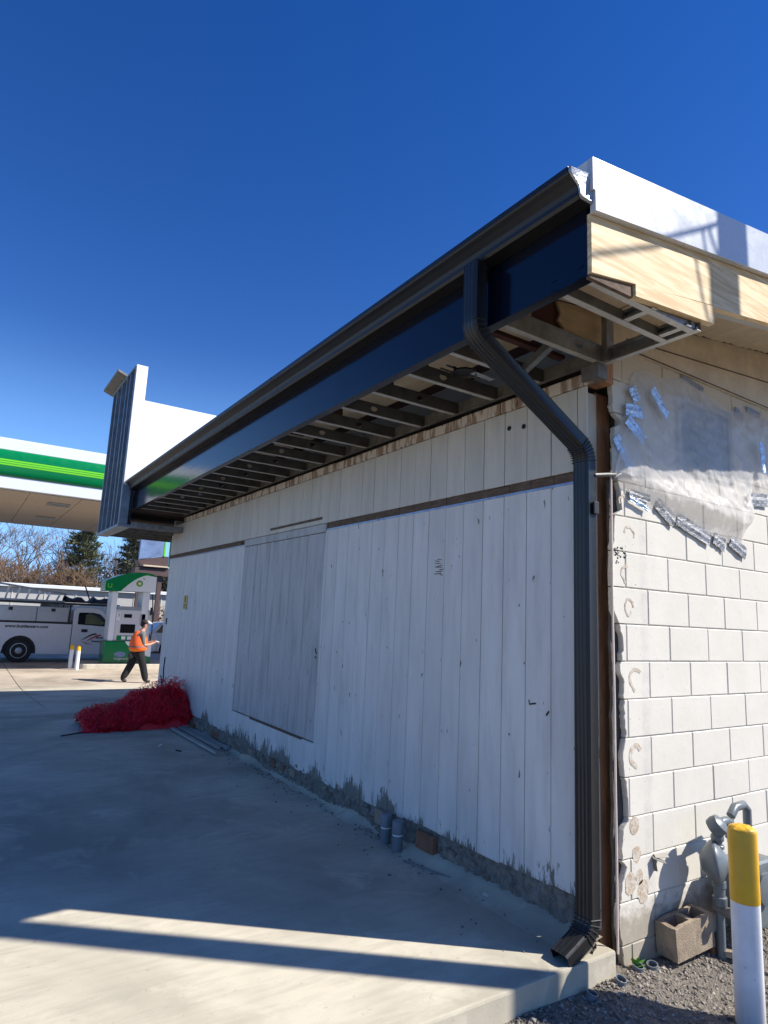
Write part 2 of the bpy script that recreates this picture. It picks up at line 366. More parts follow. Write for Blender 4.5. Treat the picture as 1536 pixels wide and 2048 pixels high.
def setparent(o, p):
    o.parent = p
    if p.name in WORLDLOC: o.matrix_parent_inverse = Matrix.Translation(-WORLDLOC[p.name])
def tag(o, label=None, cat=None, group=None, kind=None):
    for k, v in (('label', label), ('category', cat), ('group', group), ('kind', kind)):
        if v: o[k] = v
    return o
def thing(name, label, cat, loc, group=None):
    o = bpy.data.objects.new(name, None); COL.objects.link(o); o.location = loc; o.empty_display_size = .2
    WORLDLOC[o.name] = Vector(loc); return tag(o, label, cat, group)
def part_empty(name, parent):
    o = bpy.data.objects.new(name, None); COL.objects.link(o); setparent(o, parent); return o
def text(name, s, size, m, parent, org, xd, yd, ext=.002, shear=0., bold=0.):
    cu = bpy.data.curves.new(name, 'FONT'); cu.body = s; cu.size = size; cu.extrude = ext; cu.shear = shear; cu.offset = bold
    t = bpy.data.objects.new(name+'_tmp', cu); COL.objects.link(t)
    dg = bpy.context.evaluated_depsgraph_get(); me = bpy.data.meshes.new_from_object(t.evaluated_get(dg))
    bpy.data.objects.remove(t); me.materials.clear(); me.materials.append(mt(m))
    xd = Vector(xd).normalized(); yd = Vector(yd).normalized(); zd = xd.cross(yd)
    me.transform(Matrix(((xd.x, yd.x, zd.x, org[0]), (xd.y, yd.y, zd.y, org[1]), (xd.z, yd.z, zd.z, org[2]), (0, 0, 0, 1))))
    return link(name, me, parent)
def interp(pts, u):
    for (a, b) in zip(pts[:-1], pts[1:]):
        if a[0] <= u <= b[0]: t = (u-a[0])/(b[0]-a[0]+1e-9); return tuple(a[i]+(b[i]-a[i])*t for i in range(1, len(a)))
    return pts[-1][1:] if u > pts[-1][0] else pts[0][1:]
def nz(x, y, z=0.): return noise.noise(Vector((x, y, z)))
def sstep(a, b, x): t = min(1, max(0, (x-a)/(b-a))); return t*t*(3-2*t)

# ------------------------------------------------------------------ ground
def gz(y): return -.28*sstep(6.8, 15.2, y)
g = MB(); g.add([(-900, -900, -.62), (900, -900, -.62), (900, 1500, -.62), (-900, 1500, -.62)], [(0, 1, 2, 3)])
tag(g.build('ground', 'grass'), kind='structure')
r = MB(); r.add([(-200, 27.2, -.36), (200, 27.2, -.36), (200, 44, -.5), (-200, 44, -.5)], [(0, 1, 2, 3)])
r.box(-200, 200, 27.2, 44, -.6, -.505)
tag(r.build('road', 'asphalt'), kind='structure')
pave = part = bpy.data.objects.new('pavement', None); COL.objects.link(pave); tag(pave, kind='structure')
def slab(x0, x1, y0, y1, m='concrete', bev=.012):
    b = MB(); n = max(1, int((y1-y0)/.5)); ys = [y0+(y1-y0)*i/n for i in range(n+1)]
    vs = []
    for y in ys: vs += [(x0, y, gz(y)), (x1, y, gz(y)), (x0, y, gz(y)-.30), (x1, y, gz(y)-.30)]
    fs = []
    for i in range(n):
        a = 4*i; c = a+4
        fs += [(a, a+1, c+1, c), (a+2, c+2, c+3, a+3), (a, c, c+2, a+2), (a+1, a+3, c+3, c+1)]
    fs += [(0, 2, 3, 1), (4*n, 4*n+1, 4*n+3, 4*n+2)]
    b.add(vs, fs); return b.build('slab', m, pave, bevel=bev, segs=2)
J = .012
slab(-4.2, .085, -.04, 9.39)
slab(-8.4, -4.2-J, -.04, 9.39); slab(-14, -8.4-J, -.04, 9.39)
for x0, x1 in ((-14, -8.0), (-8.0, -4.7), (-4.7, -1.50), (-1.50, 1.9), (1.9, 5.6), (5.6, 12)):
    slab(x0+J, x1, 9.39+J, 14.2); slab(x0+J, x1, 14.2+J, 20.6, 'concrete_far'); slab(x0+J, x1, 20.6+J, 27.2, 'concrete_far')
jb = MB(); n = 40; ys = [8.5+(27.2-8.5)*i/n for i in range(n+1)]
jb.add([(x, y, gz(y)-.02) for y in ys for x in (-14, 12)], [(2*i, 2*i+1, 2*i+3, 2*i+2) for i in range(n)])
jb.add([(-14, -.03, -.02), (.07, -.03, -.02), (.07, 6.5, -.02), (-14, 6.5, -.02)], [(0, 1, 2, 3)])
jb.build('joint_filler', 'raw_mortar' if 0 else 'dirt', pave)

# gravel bed and stones
def gravel_z(x, y):
    d = -.06-y
    z = -.115-.06*sstep(0, .35, d)-.02*sstep(.3, 2, d)
    z += .012*nz(x*3, y*3)+.008*nz(x*9, y*9, 2)
    if x > .12: z -= .012*sstep(.12, .5, x)*sstep(.5, .0, d)
    return z
b = MB(); NX, NY = 150, 90; xs = [-7+17*(i/NX) for i in range(NX+1)]; ys = [-6.5+6.75*(j/NY)**.7 for j in range(NY+1)]
b.add([(x, y, gravel_z(x, y)) for y in ys for x in xs], [(j*(NX+1)+i, j*(NX+1)+i+1, (j+1)*(NX+1)+i+1, (j+1)*(NX+1)+i) for j in range(NY) for i in range(NX)])
tag(b.build('gravel_ground', 'gravelbed', smooth=True), kind='structure')
OCT = [(1, 0, 0), (-1, 0, 0), (0, 1, 0), (0, -1, 0), (0, 0, 1), (0, 0, -1)]
OF = [(0, 2, 4), (2, 1, 4), (1, 3, 4), (3, 0, 4), (2, 0, 5), (1, 2, 5), (3, 1, 5), (0, 3, 5)]
b = MB()
def stone(x, y, z, s):
    rot = Matrix.Rotation(random.random()*6.28, 3, 'Z') @ Matrix.Rotation(random.uniform(-.6, .6), 3, 'X')
    sc = (s*random.uniform(.7, 1.4), s*random.uniform(.7, 1.3), s*random.uniform(.45, .8))
    vs = []
    for v in OCT:
        q = Vector((v[0]*sc[0], v[1]*sc[1], v[2]*sc[2]))+Vector((random.uniform(-.3, .3), random.uniform(-.3, .3), random.uniform(-.2, .2)))*s
        vs.append(Vector((x, y, z))+rot @ q)
    b.add(vs, OF)
def inblock(x, y): return y > -.02 and x > .05
for i in range(15000):
    x = random.uniform(-.75, 2.4); y = -.045-random.random()**1.2*1.1
    s = .0035+.010*random.random()**3
    if random.random() < .02: s *= 1.7
    stone(x, y, gravel_z(x, y)+s*.2, s)
for i in range(4000):
    x = random.uniform(-6, 5); y = random.uniform(-4, -.3); s = .005+.014*random.random()**2
    stone(x, y, gravel_z(x, y)+s*.2, s)
tag(b.build('gravel', 'stones'), 'loose brown and grey gravel beside the concrete slab', 'gravel', kind='stuff')
#BUILDING
# ------------------------------------------------------------------ store building
WY = 8.62                      # far end of the boarded wall
bld = thing('store_building', 'white boarded store with block end wall, open metal eave framing and dark gutter', 'building', (2.5, 4.0, 0))
RS = .155
def zr(x, z0): return z0+RS*(x+.81)          # along the rake
def zs(x): return 3.557+.14*(x-1.1)          # old soffit plane
core = MB(); core.box(.31, 7.8, .055, 8.5, -.5, 3.25); core.box(.034, .31, .26, 8.5, -.5, 2.95)
core.build('light_block_fill', 'raw_mortar', bld)  # unseen solid fill added inside the building to block light

# boarded wall: individual boards in two tiers
bw = part_empty('board_wall', bld)
G0, GP = .309-3*.1985, .1985
edges = [.309+GP*k for k in range(-1, 43)]
edges = [e for e in edges if e < WY-.05]+[WY]
def board_mesh(w, h, name, m):
    return MB().box(0, .014, .0022, w-.0022, 0, h).mesh(name, m, bevel=.0025)
cache = {}
def place_board(y0, y1, z0, z1, m, dx=0.):
    key = (round(y1-y0, 3), round(z1-z0, 3), m)
    if key not in cache: cache[key] = board_mesh(y1-y0, z1-z0, 'siding_board', m)
    return link('siding_board', cache[key], bw, (dx+random.uniform(-.0012, .0012), y0, z0))
DY0, DY1, DZ0, DZ1 = 3.13, 5.22, .425, 2.37
for a, c in zip(edges[:-1], edges[1:]):
    place_board(a, c, 2.462, 2.952, 'board_up')
    if c <= DY0 or a >= DY1:
        zb = round(interp([(0, .195), (.7, .185), (1.4, .172), (2.1, .145), (3.4, .125), (4.9, .145), (6.6, .165), (9, .18)], a)[0]+random.choice([-.006, 0, .006]), 3); place_board(a, c, zb, 2.388, 'board')
    else:
        lo, hi = max(a, DY0), min(c, DY1)
        place_board(a, c, .135, DZ0, 'board')
        if a < DY0: place_board(a, DY0, DZ0, 2.388, 'board')
        if c > DY1: place_board(DY1, c, DZ0, 2.388, 'board')
dw = (DY1-DY0)/11
for i in range(11): place_board(DY0+i*dw, DY0+(i+1)*dw, DZ0+.012, DZ1, 'board_door', .004)
MB().box(-.004, .012, DY0-.01, DY1+.01, 2.375, 2.455).build('door_head_trim', 'board_door', bw, bevel=.002)
MB().box(-.006, .010, DY1-2.0, DY1-.75, 2.505, 2.53).build('trim_scar', 'oldwood', bw, bevel=.002)
MB().box(-.003, .010, DY1-1.85, DY1-.55, DZ0-.012, DZ0+.011).build('sill_scar', 'oldwood', bw, bevel=.002)
MB().box(.016, .03, .115, WY, .10, 2.955).build('wall_sheathing', 'oldwood', bw)
MB().box(.004, .0158, .044, .1095, 2.389, 2.461).build('bare_wood_piece', 'oldwood', bw)  # added behind the downspout to plug a sun leak between the tiers
y = .112
while y < WY:                                             # brown band of bare wood with ragged top where the belt trim came off
    L = random.uniform(.16, .24)
    if not (DY0-.1 < y < DY1): MB().box(.004, .0158, y, min(y+L-.004, WY), 2.404, 2.457+random.uniform(-.006, .004)).build('bare_wood_piece', 'oldwood', bw)
    y += L
for (a, c) in ((.112, 2.2), (2.2, DY0-.02), (DY1+.02, WY)):
    MB().prism([(-.004, 2.387), (.014, 2.387), (.014, 2.402), (-.001, 2.402)], a, c-.01, 'y').build('flashing_strip', 'flash', bw)
# scarred trim strip under the eave frame, piece by piece
y = -.0
while y < 7.95:
    L = random.uniform(.30, .55)
    MB().box(-.006, .012, y, min(y+L-.006, 7.97), 2.956, 3.03+random.uniform(-.004, .004)).build('trim_piece', 'trimstrip', bw, bevel=.003)
    y += L
# crumbled foundation under the boards
b = MB(); n = 620
rows = [(-.085, -.006), (-.066, .012), (-.048, .028), (-.032, .045), (-.02, .066), (-.012, .09), (-.004, .115), (.002, .14), (.006, .165), (.012, .19)]; m_ = len(rows)
vs = []
for i in range(n+1):
    y = -.01+(WY)*i/n
    k = .40+.30*sstep(2.4, .2, y)+.30*nz(y*2.3, 3)
    for j, (x, z) in enumerate(rows):
        am = .030 if 1 < j < m_-1 else .004
        d_ = nz(y*19, j*1.1, 2)+.7*nz(y*46, j*2.3, 5)
        vs.append(((x*k if j < 5 else x)-am*max(-.5, d_)*.8, y+.014*nz(y*22, j*2, 5), z+am*.5*nz(y*24, j*1.7, 9)))
b.add(vs, [(i*m_+j, i*m_+j+1, (i+1)*m_+j+1, (i+1)*m_+j) for i in range(n) for j in range(m_-1)])
b.build('crumbled_footing', 'dirt', bld, smooth=False)
b = MB(); n = 300; vs = []; rows = [(-.17, -.004), (-.12, .006), (-.075, .020), (-.045, .038), (-.02, .055), (.01, .066)]
for i in range(n+1):
    y = -.02+6.6*i/n; k = .55+.6*sstep(2.6, .3, y)+.5*nz(y*1.9, 8); 
    for j, (x, z) in enumerate(rows): vs.append((x*k-.004, y, z*k*.95+(.007*nz(y*21, j*2.2, 4) if j else 0)))
b.add(vs, [(i*6+j, i*6+j+1, (i+1)*6+j+1, (i+1)*6+j) for i in range(n) for j in range(5)])
b.build('dust_drift', 'concrete', bld, smooth=True)
for i in range(34):                                       # brick ends showing along the footing
    y = .9+7.2*i/34+random.uniform(-.07, .07)
    if random.random() < .35 or abs(y-1.6) < .35: continue
    o = MB().box(-.012, .02, 0, random.uniform(.06, .12), .05, .05+random.uniform(.05, .08)).build('footing_brick', random.choice(['brick', 'dirt', 'cmu']), bld, bevel=.006)
    o.location = (random.uniform(-.015, .004), y, random.uniform(-.02, .02))
# scuffs on the boards
for (y, z, dy, dz) in ((.42, 1.13, .05, -.01), (.32, 1.10, .02, -.025), (3.17, 1.22, .03, .05), (3.17, 1.18, .02, .02), (.664, 2.838, 0, 0), (.534, 2.821, 0, 0)):
    q = MB()
    if dy == 0: q.lathe([(.016, 0), (.016, .004)], (-.005, y, z), (1, 0, 0), 12)
    else: q.bar((-.003, y, z), (-.003, y+dy, z+dz), .004, .008)
    q.build('wall_scuff', 'mark_gap_dark', bw)
for k in range(9):
    q = MB(); y0 = 1.33+random.uniform(-.03, .03); z0 = 1.90+k*.014
    q.bar((-.0025, y0, z0), (-.0025, y0+random.uniform(.03, .08), z0+random.uniform(-.01, .01)), .002, .005); q.build('pencil_mark', 'dirt', bw)
for pts in (((8.30, .82), (8.32, .62), (8.28, .5), (8.33, .38)), ((8.45, .52), (8.40, .48), (8.36, .42), (8.28, .36))):
    MB().tube([(-.005, a, z) for a, z in pts], .011, 6).build('wall_crack', 'mark_gap_dark', bw)

# corner post, recessed behind the broken block edge
MB().box(.171, .304, .118, .25, -.1, 2.975).build('corner_post', 'brownwood', bld, bevel=.006)
MB().box(.016, .168, .108, .135, .02, 2.952).build('corner_board', 'board_up', bld, bevel=.003)
for z0_, z1_, m_ in ((.18, 2.388, 'board'), (2.462, 2.952, 'board_up')): place_board(.042, .1105, z0_, z1_, m_)  # narrow strips added behind the downspout to stop sun leaking past the corner
# block end wall
kw = part_empty('block_wall', bld)
EDGE = [(3.3, .17), (3.05, .17), (2.85, .175), (2.81, .185), (2.79, .26), (2.76, .25), (2.74, .19), (2.49, .19), (2.38, .23), (2.25, .245), (2.22, .18), (1.99, .155), (1.81, .15), (1.69, .15), (1.61, .2), (1.5, .24), (1.41, .22), (1.37, .19), (1.29, .24), (1.2, .23), (1.01, .245), (.9, .21), (.83, .22), (.59, .27), (.53, .2), (.38, .2), (.35, .24), (.27, .19), (.17, .18), (.14, .16), (.05, .17), (-.12, .2), (-.5, .2)]
def edge_x(z):
    for (za, xa), (zb, xb) in zip(EDGE[:-1], EDGE[1:]):
        if zb <= z <= za: return xb+(xa-xb)*(z-zb)/(za-zb)
    return .2
B = .2032; X0 = .468; ZC = 1.401; MJ = .0026
def bigblock(): return MB().box(MJ, 2*B-MJ, -.002, .045, MJ, B-MJ).mesh('block', 'block', bevel=.0045)
bb = bigblock()
MB().box(.26, 7.8, .0045, .05, -.5, 3.24).build('mortar_bed', 'mortar', kw)
for r_ in range(-8, 9):
    z0 = ZC+r_*B; off = 0 if r_ % 2 else .5
    i0 = 0 if off == 0 else -1
    first = X0+(i0+off)*2*B
    zz = [z0+MJ+(B-2*MJ)*k/11 for k in range(12)]
    poly = [(edge_x(z)+.012*nz(z*31, 1.7)+.006*nz(z*90, 4), z) for z in zz]
    poly = [(min(x, first-.012), z) for x, z in poly]
    MB().prism(poly[::-1]+[(first-MJ, z0+MJ), (first-MJ, z0+B-MJ)], -.002, .033, 'y').build('block', 'block', kw, bevel=.003)
    for i in range(40):
        x = first+i*2*B
        if x > 7.2: break
        o = link('block', bb, kw, (x, random.uniform(-.0015, .0015), z0))
poly = [(.176+.012*nz(z*7, 8.1)+.006*nz(z*40, 2), z) for z in [-.2+2.62*k/90 for k in range(91)]]
MB().prism(poly+[(.30, 2.42), (.30, -.2)], .034, .052, 'y').build('broken_block_face', 'raw_mortar', kw)
# glue rings and pads
def glue(x, z, r, a0, a1, w):
    b = MB(); n = 30; o = []; inn = []
    for k in range(n+1):
        a = a0+(a1-a0)*k/n; ww = w*(1+.25*nz(k*.6, x*9)); rr = r*(1+.3*nz(math.cos(a)*1.3+x*40, math.sin(a)*1.3, z*7))
        o.append((x+math.cos(a)*(rr+ww), z+math.sin(a)*(rr+ww)*1.15)); inn.append((x+math.cos(a)*max(.002, rr-ww), z+math.sin(a)*max(.002, rr-ww)*1.15))
    vs = [(u, -.0038, v) for u, v in o]+[(u, -.0038, v) for u, v in inn]+[(u, -.0022, v) for u, v in o]+[(u, -.0022, v) for u, v in inn]; m = n+1
    fs = []
    for k in range(n): fs += [(k, k+1, m+k+1, m+k), (k, 2*m+k, 2*m+k+1, k+1), (m+k, m+k+1, 3*m+k+1, 3*m+k)]
    b.add(vs, fs); b.build('glue_mark', 'glue', kw)
for (x, z, r, a0, a1, w) in ((.30, 2.11, .045, -.2, 2.9, .006), (.27, 1.885, .038, 1.2, 4.6, .007), (.29, 1.70, .038, 0, 5.5, .006), (.335, 1.305, .05, .6, 4.6, .009), (.325, .90, .045, .5, 4.9, .012), (.30, .545, .012, 0, 6.28, .028), (.315, .40, .012, 0, 6.28, .024), (.335, .285, .011, 0, 6.28, .022), (.26, .265, .014, 0, 6.28, .033), (.365, .21, .015, 0, 6.28, .034), (.25, 2.30, .03, .8, 3.6, .006)):
    glue(x, z, r, a0, a1, w)
for k in range(26):                                       # tar spatter
    x = .17+abs(random.gauss(0, .05)); z = 1.985+random.gauss(0, .025)
    MB().lathe([(random.uniform(.004, .013), -.001), (.002, .003)], (x, -.0025, z), (0, -1, 0), 7).build('tar_spot', 'black', kw)
# frieze, window behind the plastic
MB().prism([(.16, 3.235), (7.8, 3.235), (7.8, zs(7.8)), (.16, zs(.16))], -.012, .05, 'y').build('frieze_board', 'cream', bld)
b = MB(); b.prism([(.30, 3.30), (2.6, 3.50), (2.6, 3.507), (.30, 3.307)], -.0165, -.010, 'y'); b.prism([(.3, 3.24), (2.6, 3.245), (2.6, 3.251), (.3, 3.247)], -.0165, -.010, 'y'); b.build('frieze_crack', 'oldwood', bld)
win = part_empty('window', bld)
MB().box(.84, 1.40, -.012, -.004, 2.615, 3.04).build('pane', 'meter', win)
b = MB(); b.box(.80, .84, -.02, -.0025, 2.58, 3.08); b.box(1.40, 1.44, -.02, -.0025, 2.58, 3.08); b.box(.84, 1.40, -.02, -.0025, 3.04, 3.08); b.box(.84, 1.40, -.02, -.0025, 2.58, 2.615); b.build('frame', 'bgwall', win)

# eave: old soffit boards, framing, fascia, gutter
EV = part_empty('old_soffit', bld)
x = .16; k = 0
while x < 5.2:
    MB().box(x, x+.072, -.598, random.uniform(-.03, -.013), zs(x), zs(x)+.014).build('soffit_board', 'soffit_board', EV, bevel=.003); x += .086; k += 1
for (x0, x1, segs) in ((-.17, .0, ((.06, 8.0),)), (-.345, -.175, ((.06, 8.0),)), (-.52, -.35, ((.06, 1.5), (1.56, 4.4), (4.5, 8.0))), (-.66, -.525, ((.10, .72), (.95, 1.28), (1.5, 2.3), (3.0, 3.4), (3.9, 6.0))), (-.76, -.665, ((.3, .62), (1.9, 2.2)))):
    for (ya, yb) in segs:
        MB().box(x0, x1, ya, yb, zs(x0), zs(x0)+.016).build('soffit_board', 'cream', EV, bevel=.003)
for (ya, yb, x0, x1) in ((-.585, -.33, -.70, .14), (-.325, -.015, -.50, .14)):
    MB().prism([(x0, zs(x0)), (x1, zs(x1)), (x1, zs(x1)+.016), (x0, zs(x0)+.016)], ya, yb, 'y').build('soffit_board', 'soffit_board', EV)
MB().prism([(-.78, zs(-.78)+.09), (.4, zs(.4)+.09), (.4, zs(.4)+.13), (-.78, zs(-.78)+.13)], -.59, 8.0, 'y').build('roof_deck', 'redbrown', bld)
MB().prism([(.15, zs(.15)+.03), (5.3, zs(5.3)+.03), (5.3, zs(5.3)+.04), (.15, zs(.15)+.04)], -.59, .05, 'y').build('roof_deck', 'mark_gap_dark', bld)  # near-black sheet added above the soffit boards so their gaps look shaded
MB().prism([(.155, zr(.155, 3.075)), (5.1, zr(5.1, 3.075)), (5.1, zr(5.1, 3.11)), (.155, zr(.155, 3.11))], -.5965, -.54, 'y').build('soffit_trim', 'bgwall', bld)
for y in (.05, .62, 1.03, 1.45, 2.2, 2.9, 3.6, 4.5, 5.4, 6.3, 7.2):
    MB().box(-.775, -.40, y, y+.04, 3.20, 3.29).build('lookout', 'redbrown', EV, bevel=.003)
MB().prism([(-.24, 3.165), (.13, 3.165), (.13, zs(.13)), (-.30, zs(-.30)), (-.27, 3.30), (-.29, 3.25), (-.25, 3.22)], -.004, .012, 'y').build('gable_plywood', 'plywood', bld)
MB().prism([(-.70, 3.20), (-.50, 3.20), (-.50, zs(-.5)), (-.70, zs(-.7))], -.002, .012, 'y').build('gable_plywood', 'plywood', bld)
MB().prism([(-.775, 3.12), (-.2, 3.14), (-.2, zs(-.2)), (-.775, zs(-.775))], .02, .04, 'y').build('gable_blocking', 'redbrown', bld)

FR = part_empty('eave_frame', bld)
ZB = 3.06
def stud_mesh(L, h=.09, fl=.034, hole=None, name='joist'):
    """C-section lying along local x, web in local xz plane at y=0, flanges towards +y, punched hole"""
    b = MB(); t = .0018
    def web(y):
        if hole is None: b.add([(0, y, 0), (L, y, 0), (L, y, h), (0, y, h)], [(0, 1, 2, 3)]); return
        hx, hr, hz = hole; zc = h/2; n = 12
        ring = [(hx+hr*math.cos(2*math.pi*k/n), y, zc+hz*math.sin(2*math.pi*k/n)) for k in range(n)]
        b.add([(0, y, 0), (hx-hr, y, 0), (hx-hr, y, h), (0, y, h)], [(0, 1, 2, 3)])
        b.add([(hx+hr, y, 0), (L, y, 0), (L, y, h), (hx+hr, y, h)], [(0, 1, 2, 3)])
        for k in range(n//2):
            a, c = ring[k], ring[k+1]; b.add([a, c, (c[0], y, h), (a[0], y, h)], [(0, 1, 2, 3)])
        for k in range(n//2, n):
            a, c = ring[k], ring[(k+1) % n]; b.add([a, c, (c[0], y, 0), (a[0], y, 0)], [(0, 1, 2, 3)])
    web(0); web(t)
    b.box(0, L, -.001, fl, -t, t, 1); b.box(0, L, 0, fl, h-t, h+t); b.box(0, L, fl-t, fl, 0, .012); b.box(0, L, fl-t, fl, h-.012, h)  # only the bottom flange takes the lighter colour, as if lit from below
    return b
jm = {}
def joist(p, ang, L, h=.09, hole=None, m='galv_dull', name='joist'):
    key = (round(L, 3), h, hole, m)
    if key not in jm: jm[key] = stud_mesh(L, h, .034, hole, name).mesh(name, [m, 'flange'])
    o = link(name, jm[key], FR, p); o.rotation_euler = (0, 0, ang); return o
ys_j = [.365+.408*k for k in range(19)]
for i, y in enumerate(ys_j):
    if y > 7.95: break
    joist((-.775, y, ZB), 0, .77, .085, (.30 if i % 2 else .42, .03, .02), 'joist')
joist((-.775, -.062, ZB), 0, .795, .10, (.58, .03, .02), 'galv', 'end_stud')
joist((-.80, -.45, ZB), 0, .83, .05, None, 'galv', 'end_stud')
joist((-.80, -.598, ZB), 0, .83, .05, None, 'galv', 'end_stud')
joist((.055, -.615, ZB), math.pi/2, .555, .085, (.22, .035, .022), 'galv', 'end_stud')
joist((-.30, -.61, ZB+.004), math.pi/2, .16, .045, None, 'galv', 'cross_stud')
joist((-.02, -.61, ZB+.004), math.pi/2, .16, .045, None, 'galv', 'cross_stud')
b = MB(); b.box(.0, .062, -.10, -.064, ZB+.002, 3.36); b.build('corner_stud_upright', 'galv', FR)
b = MB(); b.bar((-.36, -.03, ZB+.03), (-.20, .34, ZB+.03), .035, .05); b.build('brace', 'galv', FR)
b = MB(); b.box(-.034, -.004, -.06, 8.0, ZB-.003, ZB); b.box(-.0075, -.0035, -.06, 8.0, ZB, ZB+.09); b.build('wall_track', 'galv_dull', FR)
b = MB(); b.box(-.784, -.75, -.60, 8.0, ZB-.001, ZB+.002); b.box(-.784, -.781, -.60, 8.0, ZB, ZB+.09); b.build('fascia_track', 'galv_dull', FR)
MB().box(-.7, .0, .20, .245, 3.165, 3.19).build('blocking', 'redbrown', FR)
MB().box(-.03, .05, -.06, .055, 2.97, ZB-.004).build('corner_blocking', 'galv_dull', FR)
MB().box(.055, .16, -.02, .10, 2.98, 3.16).build('corner_blocking', 'brownwood', FR)
# recessed light cans hanging in the frame
def can(x, y, s=1.):
    b = MB(); b.lathe([(.02, .02), (.055*s, .018), (.065*s, 0), (.055*s, -.002), (.05*s, .012)], (x, y, ZB+.05), (0, 0, 1), 12)
    b.bar((x-.12*s, y-.02, ZB+.06), (x+.12*s, y+.03, ZB+.075), .012, .006); b.bar((x-.11*s, y+.06, ZB+.07), (x+.10*s, y+.05, ZB+.06), .010, .006)
    for k in range(5):
        a = random.random()*6.28; b.tube([(x, y, ZB+.06), (x+.07*math.cos(a), y+.07*math.sin(a), ZB+.09), (x+.1*math.cos(a+.6), y+.1*math.sin(a+.6), ZB+.03)], .004, 5)
    return b.build('light_can', 'black', FR), MB().bar((x+.03, y-.05, ZB+.05), (x+.17*s, y-.02, ZB+.06), .045, .004).build('light_bracket', 'flash', FR)
can(-.40, .66, 1.3); can(-.37, 4.28); can(-.36, 7.1)

FA = MB().prism([(-.80, 3.056), (-.742, 3.056), (-.742, 3.059), (-.786, 3.059), (-.786, 3.52), (-.80, 3.52)], -.612, 8.0, 'y').build('fascia_panel', 'navy', bld)
out = [(-.8005, 3.515), (-.8005, 3.372), (-.878, 3.372), (-.888, 3.385), (-.889, 3.405), (-.897, 3.425), (-.925, 3.446), (-.945, 3.458), (-.951, 3.466), (-.951, 3.493), (-.938, 3.497), (-.938, 3.490)]
inn = [(-.945, 3.488), (-.946, 3.468), (-.93, 3.455), (-.892, 3.430), (-.884, 3.405), (-.874, 3.377), (-.805, 3.377), (-.805, 3.515)]
gut = MB().prism(out+inn, -.638, 8.0, 'y').build('gutter', 'gutter', bld)
b = MB(); cap = out[:10]; n = len(cap); cx = sum(p[0] for p in cap)/n; cz = sum(p[1] for p in cap)/n
vs = []; rings = (1.02, .9, .6, .25)
for q, rr in enumerate(rings):
    for (x, z) in cap: vs.append((cx+(x-cx)*rr, -.6385-.004-.010*(q == 1)+.012*(q > 1)*nz(x*30, z*30), cz+(z-cz)*rr))
b.add(vs, [(q*n+i, q*n+(i+1) % n, (q+1)*n+(i+1) % n, (q+1)*n+i) for q in range(3) for i in range(n)]+[tuple(3*n+i for i in range(n))])
b.build('end_cap', 'endcap', gut, smooth=True)
for y in (2.45, 5.5): MB().prism([(x-.0015, z) for x, z in out[3:10]]+[(x, z) for x, z in out[9:2:-1]], y, y+.04, 'y').build('gutter_joint', 'gutter', gut)

# rake: white coil metal over new pine
MB().prism([(-.822, 3.585), (7.8, zr(7.8, 3.585)), (7.8, zr(7.8, 3.334)), (-.806, 3.334), (-.806, 3.43), (-.822, 3.43)], -.664, -.634, 'y').build('rake_metal', 'whitemetal', bld, bevel=.002)
MB().prism([(-.82, 3.52), (7.8, zr(7.8, 3.52)), (7.8, zr(7.8, 3.584)), (-.82, 3.584)], -.634, 7.99, 'y').build('roof', 'membrane', bld)
MB().prism([(-.798, 3.063), (.15, zr(.15, 3.070)), (.15, zr(.15, 3.345)), (-.798, 3.345)], -.633, -.597, 'y').build('rake_board', 'pine', bld, bevel=.002)
MB().prism([(.153, zr(.15, 3.060)), (5.1, zr(5.1, 3.060)), (5.1, zr(5.1, 3.345)), (.153, zr(.15, 3.345))], -.631, -.597, 'y').build('rake_board', 'pine', bld, bevel=.002)
MB().prism([(5.103, zr(5.1, 3.060)), (7.8, zr(7.8, 3.060)), (7.8, zr(7.8, 3.345)), (5.103, zr(5.1, 3.345))], -.631, -.597, 'y').build('rake_board', 'pine', bld, bevel=.002)
MB().prism([(-.50, 3.052), (.147, 3.115), (.147, zr(.147, 3.066)), (-.50, zr(-.50, 3.066))], -.636, -.60, 'y').build('filler_board', 'pine', bld, bevel=.002)

MB().prism([(-.797, 3.045), (-.502, 3.05), (-.502, zr(-.502, 3.068)), (-.797, zr(-.797, 3.068)-.006)], -.622, -.602, 'y').build('filler_board', 'oldwood', bld, bevel=.002)
# downspout
def downspout(path, parent):
    """path of (x, z); fluted rectangular section swept in the plane y = .03"""
    prof = []; W_, D_ = .053, .038
    nf = 17
    for k in range(nf):
        u = -1+2*k/(nf-1); prof.append((u*W_*.9, D_-(.0030 if k % 4 == 2 else 0)-(.006 if k in (0, nf-1) else 0)))
    prof += [(W_, D_*.75), (W_-.003, .015), (W_-.003, -.015), (W_, -D_*.75), (W_*.9, -D_), (-W_*.9, -D_), (-W_, -D_*.75), (-W_+.003, -.015), (-W_+.003, .015), (-W_, D_*.75)]
    b = MB(); n = len(prof); pts = [Vector((x, 0, z)) for x, z in path]; vs = []
    for i, p in enumerate(pts):
        d = (pts[min(i+1, len(pts)-1)]-pts[max(i-1, 0)]).normalized(); nrm = Vector((d.z, 0, -d.x))
        for a, c in prof: q = p+nrm*c; vs.append((q.x, .017+a, q.z))
    b.add(vs, [(i*n+j, i*n+(j+1) % n, (i+1)*n+(j+1) % n, (i+1)*n+j) for i in range(len(pts)-1) for j in range(n)])
    return b.build('downspout', 'downspout', parent, smooth=True)
def arc(p0, p1, p2, n=7):
    return [((1-t)**2*p0[0]+2*t*(1-t)*p1[0]+t*t*p2[0], (1-t)**2*p0[1]+2*t*(1-t)*p1[1]+t*t*p2[1]) for t in [k/n for k in range(n+1)]]
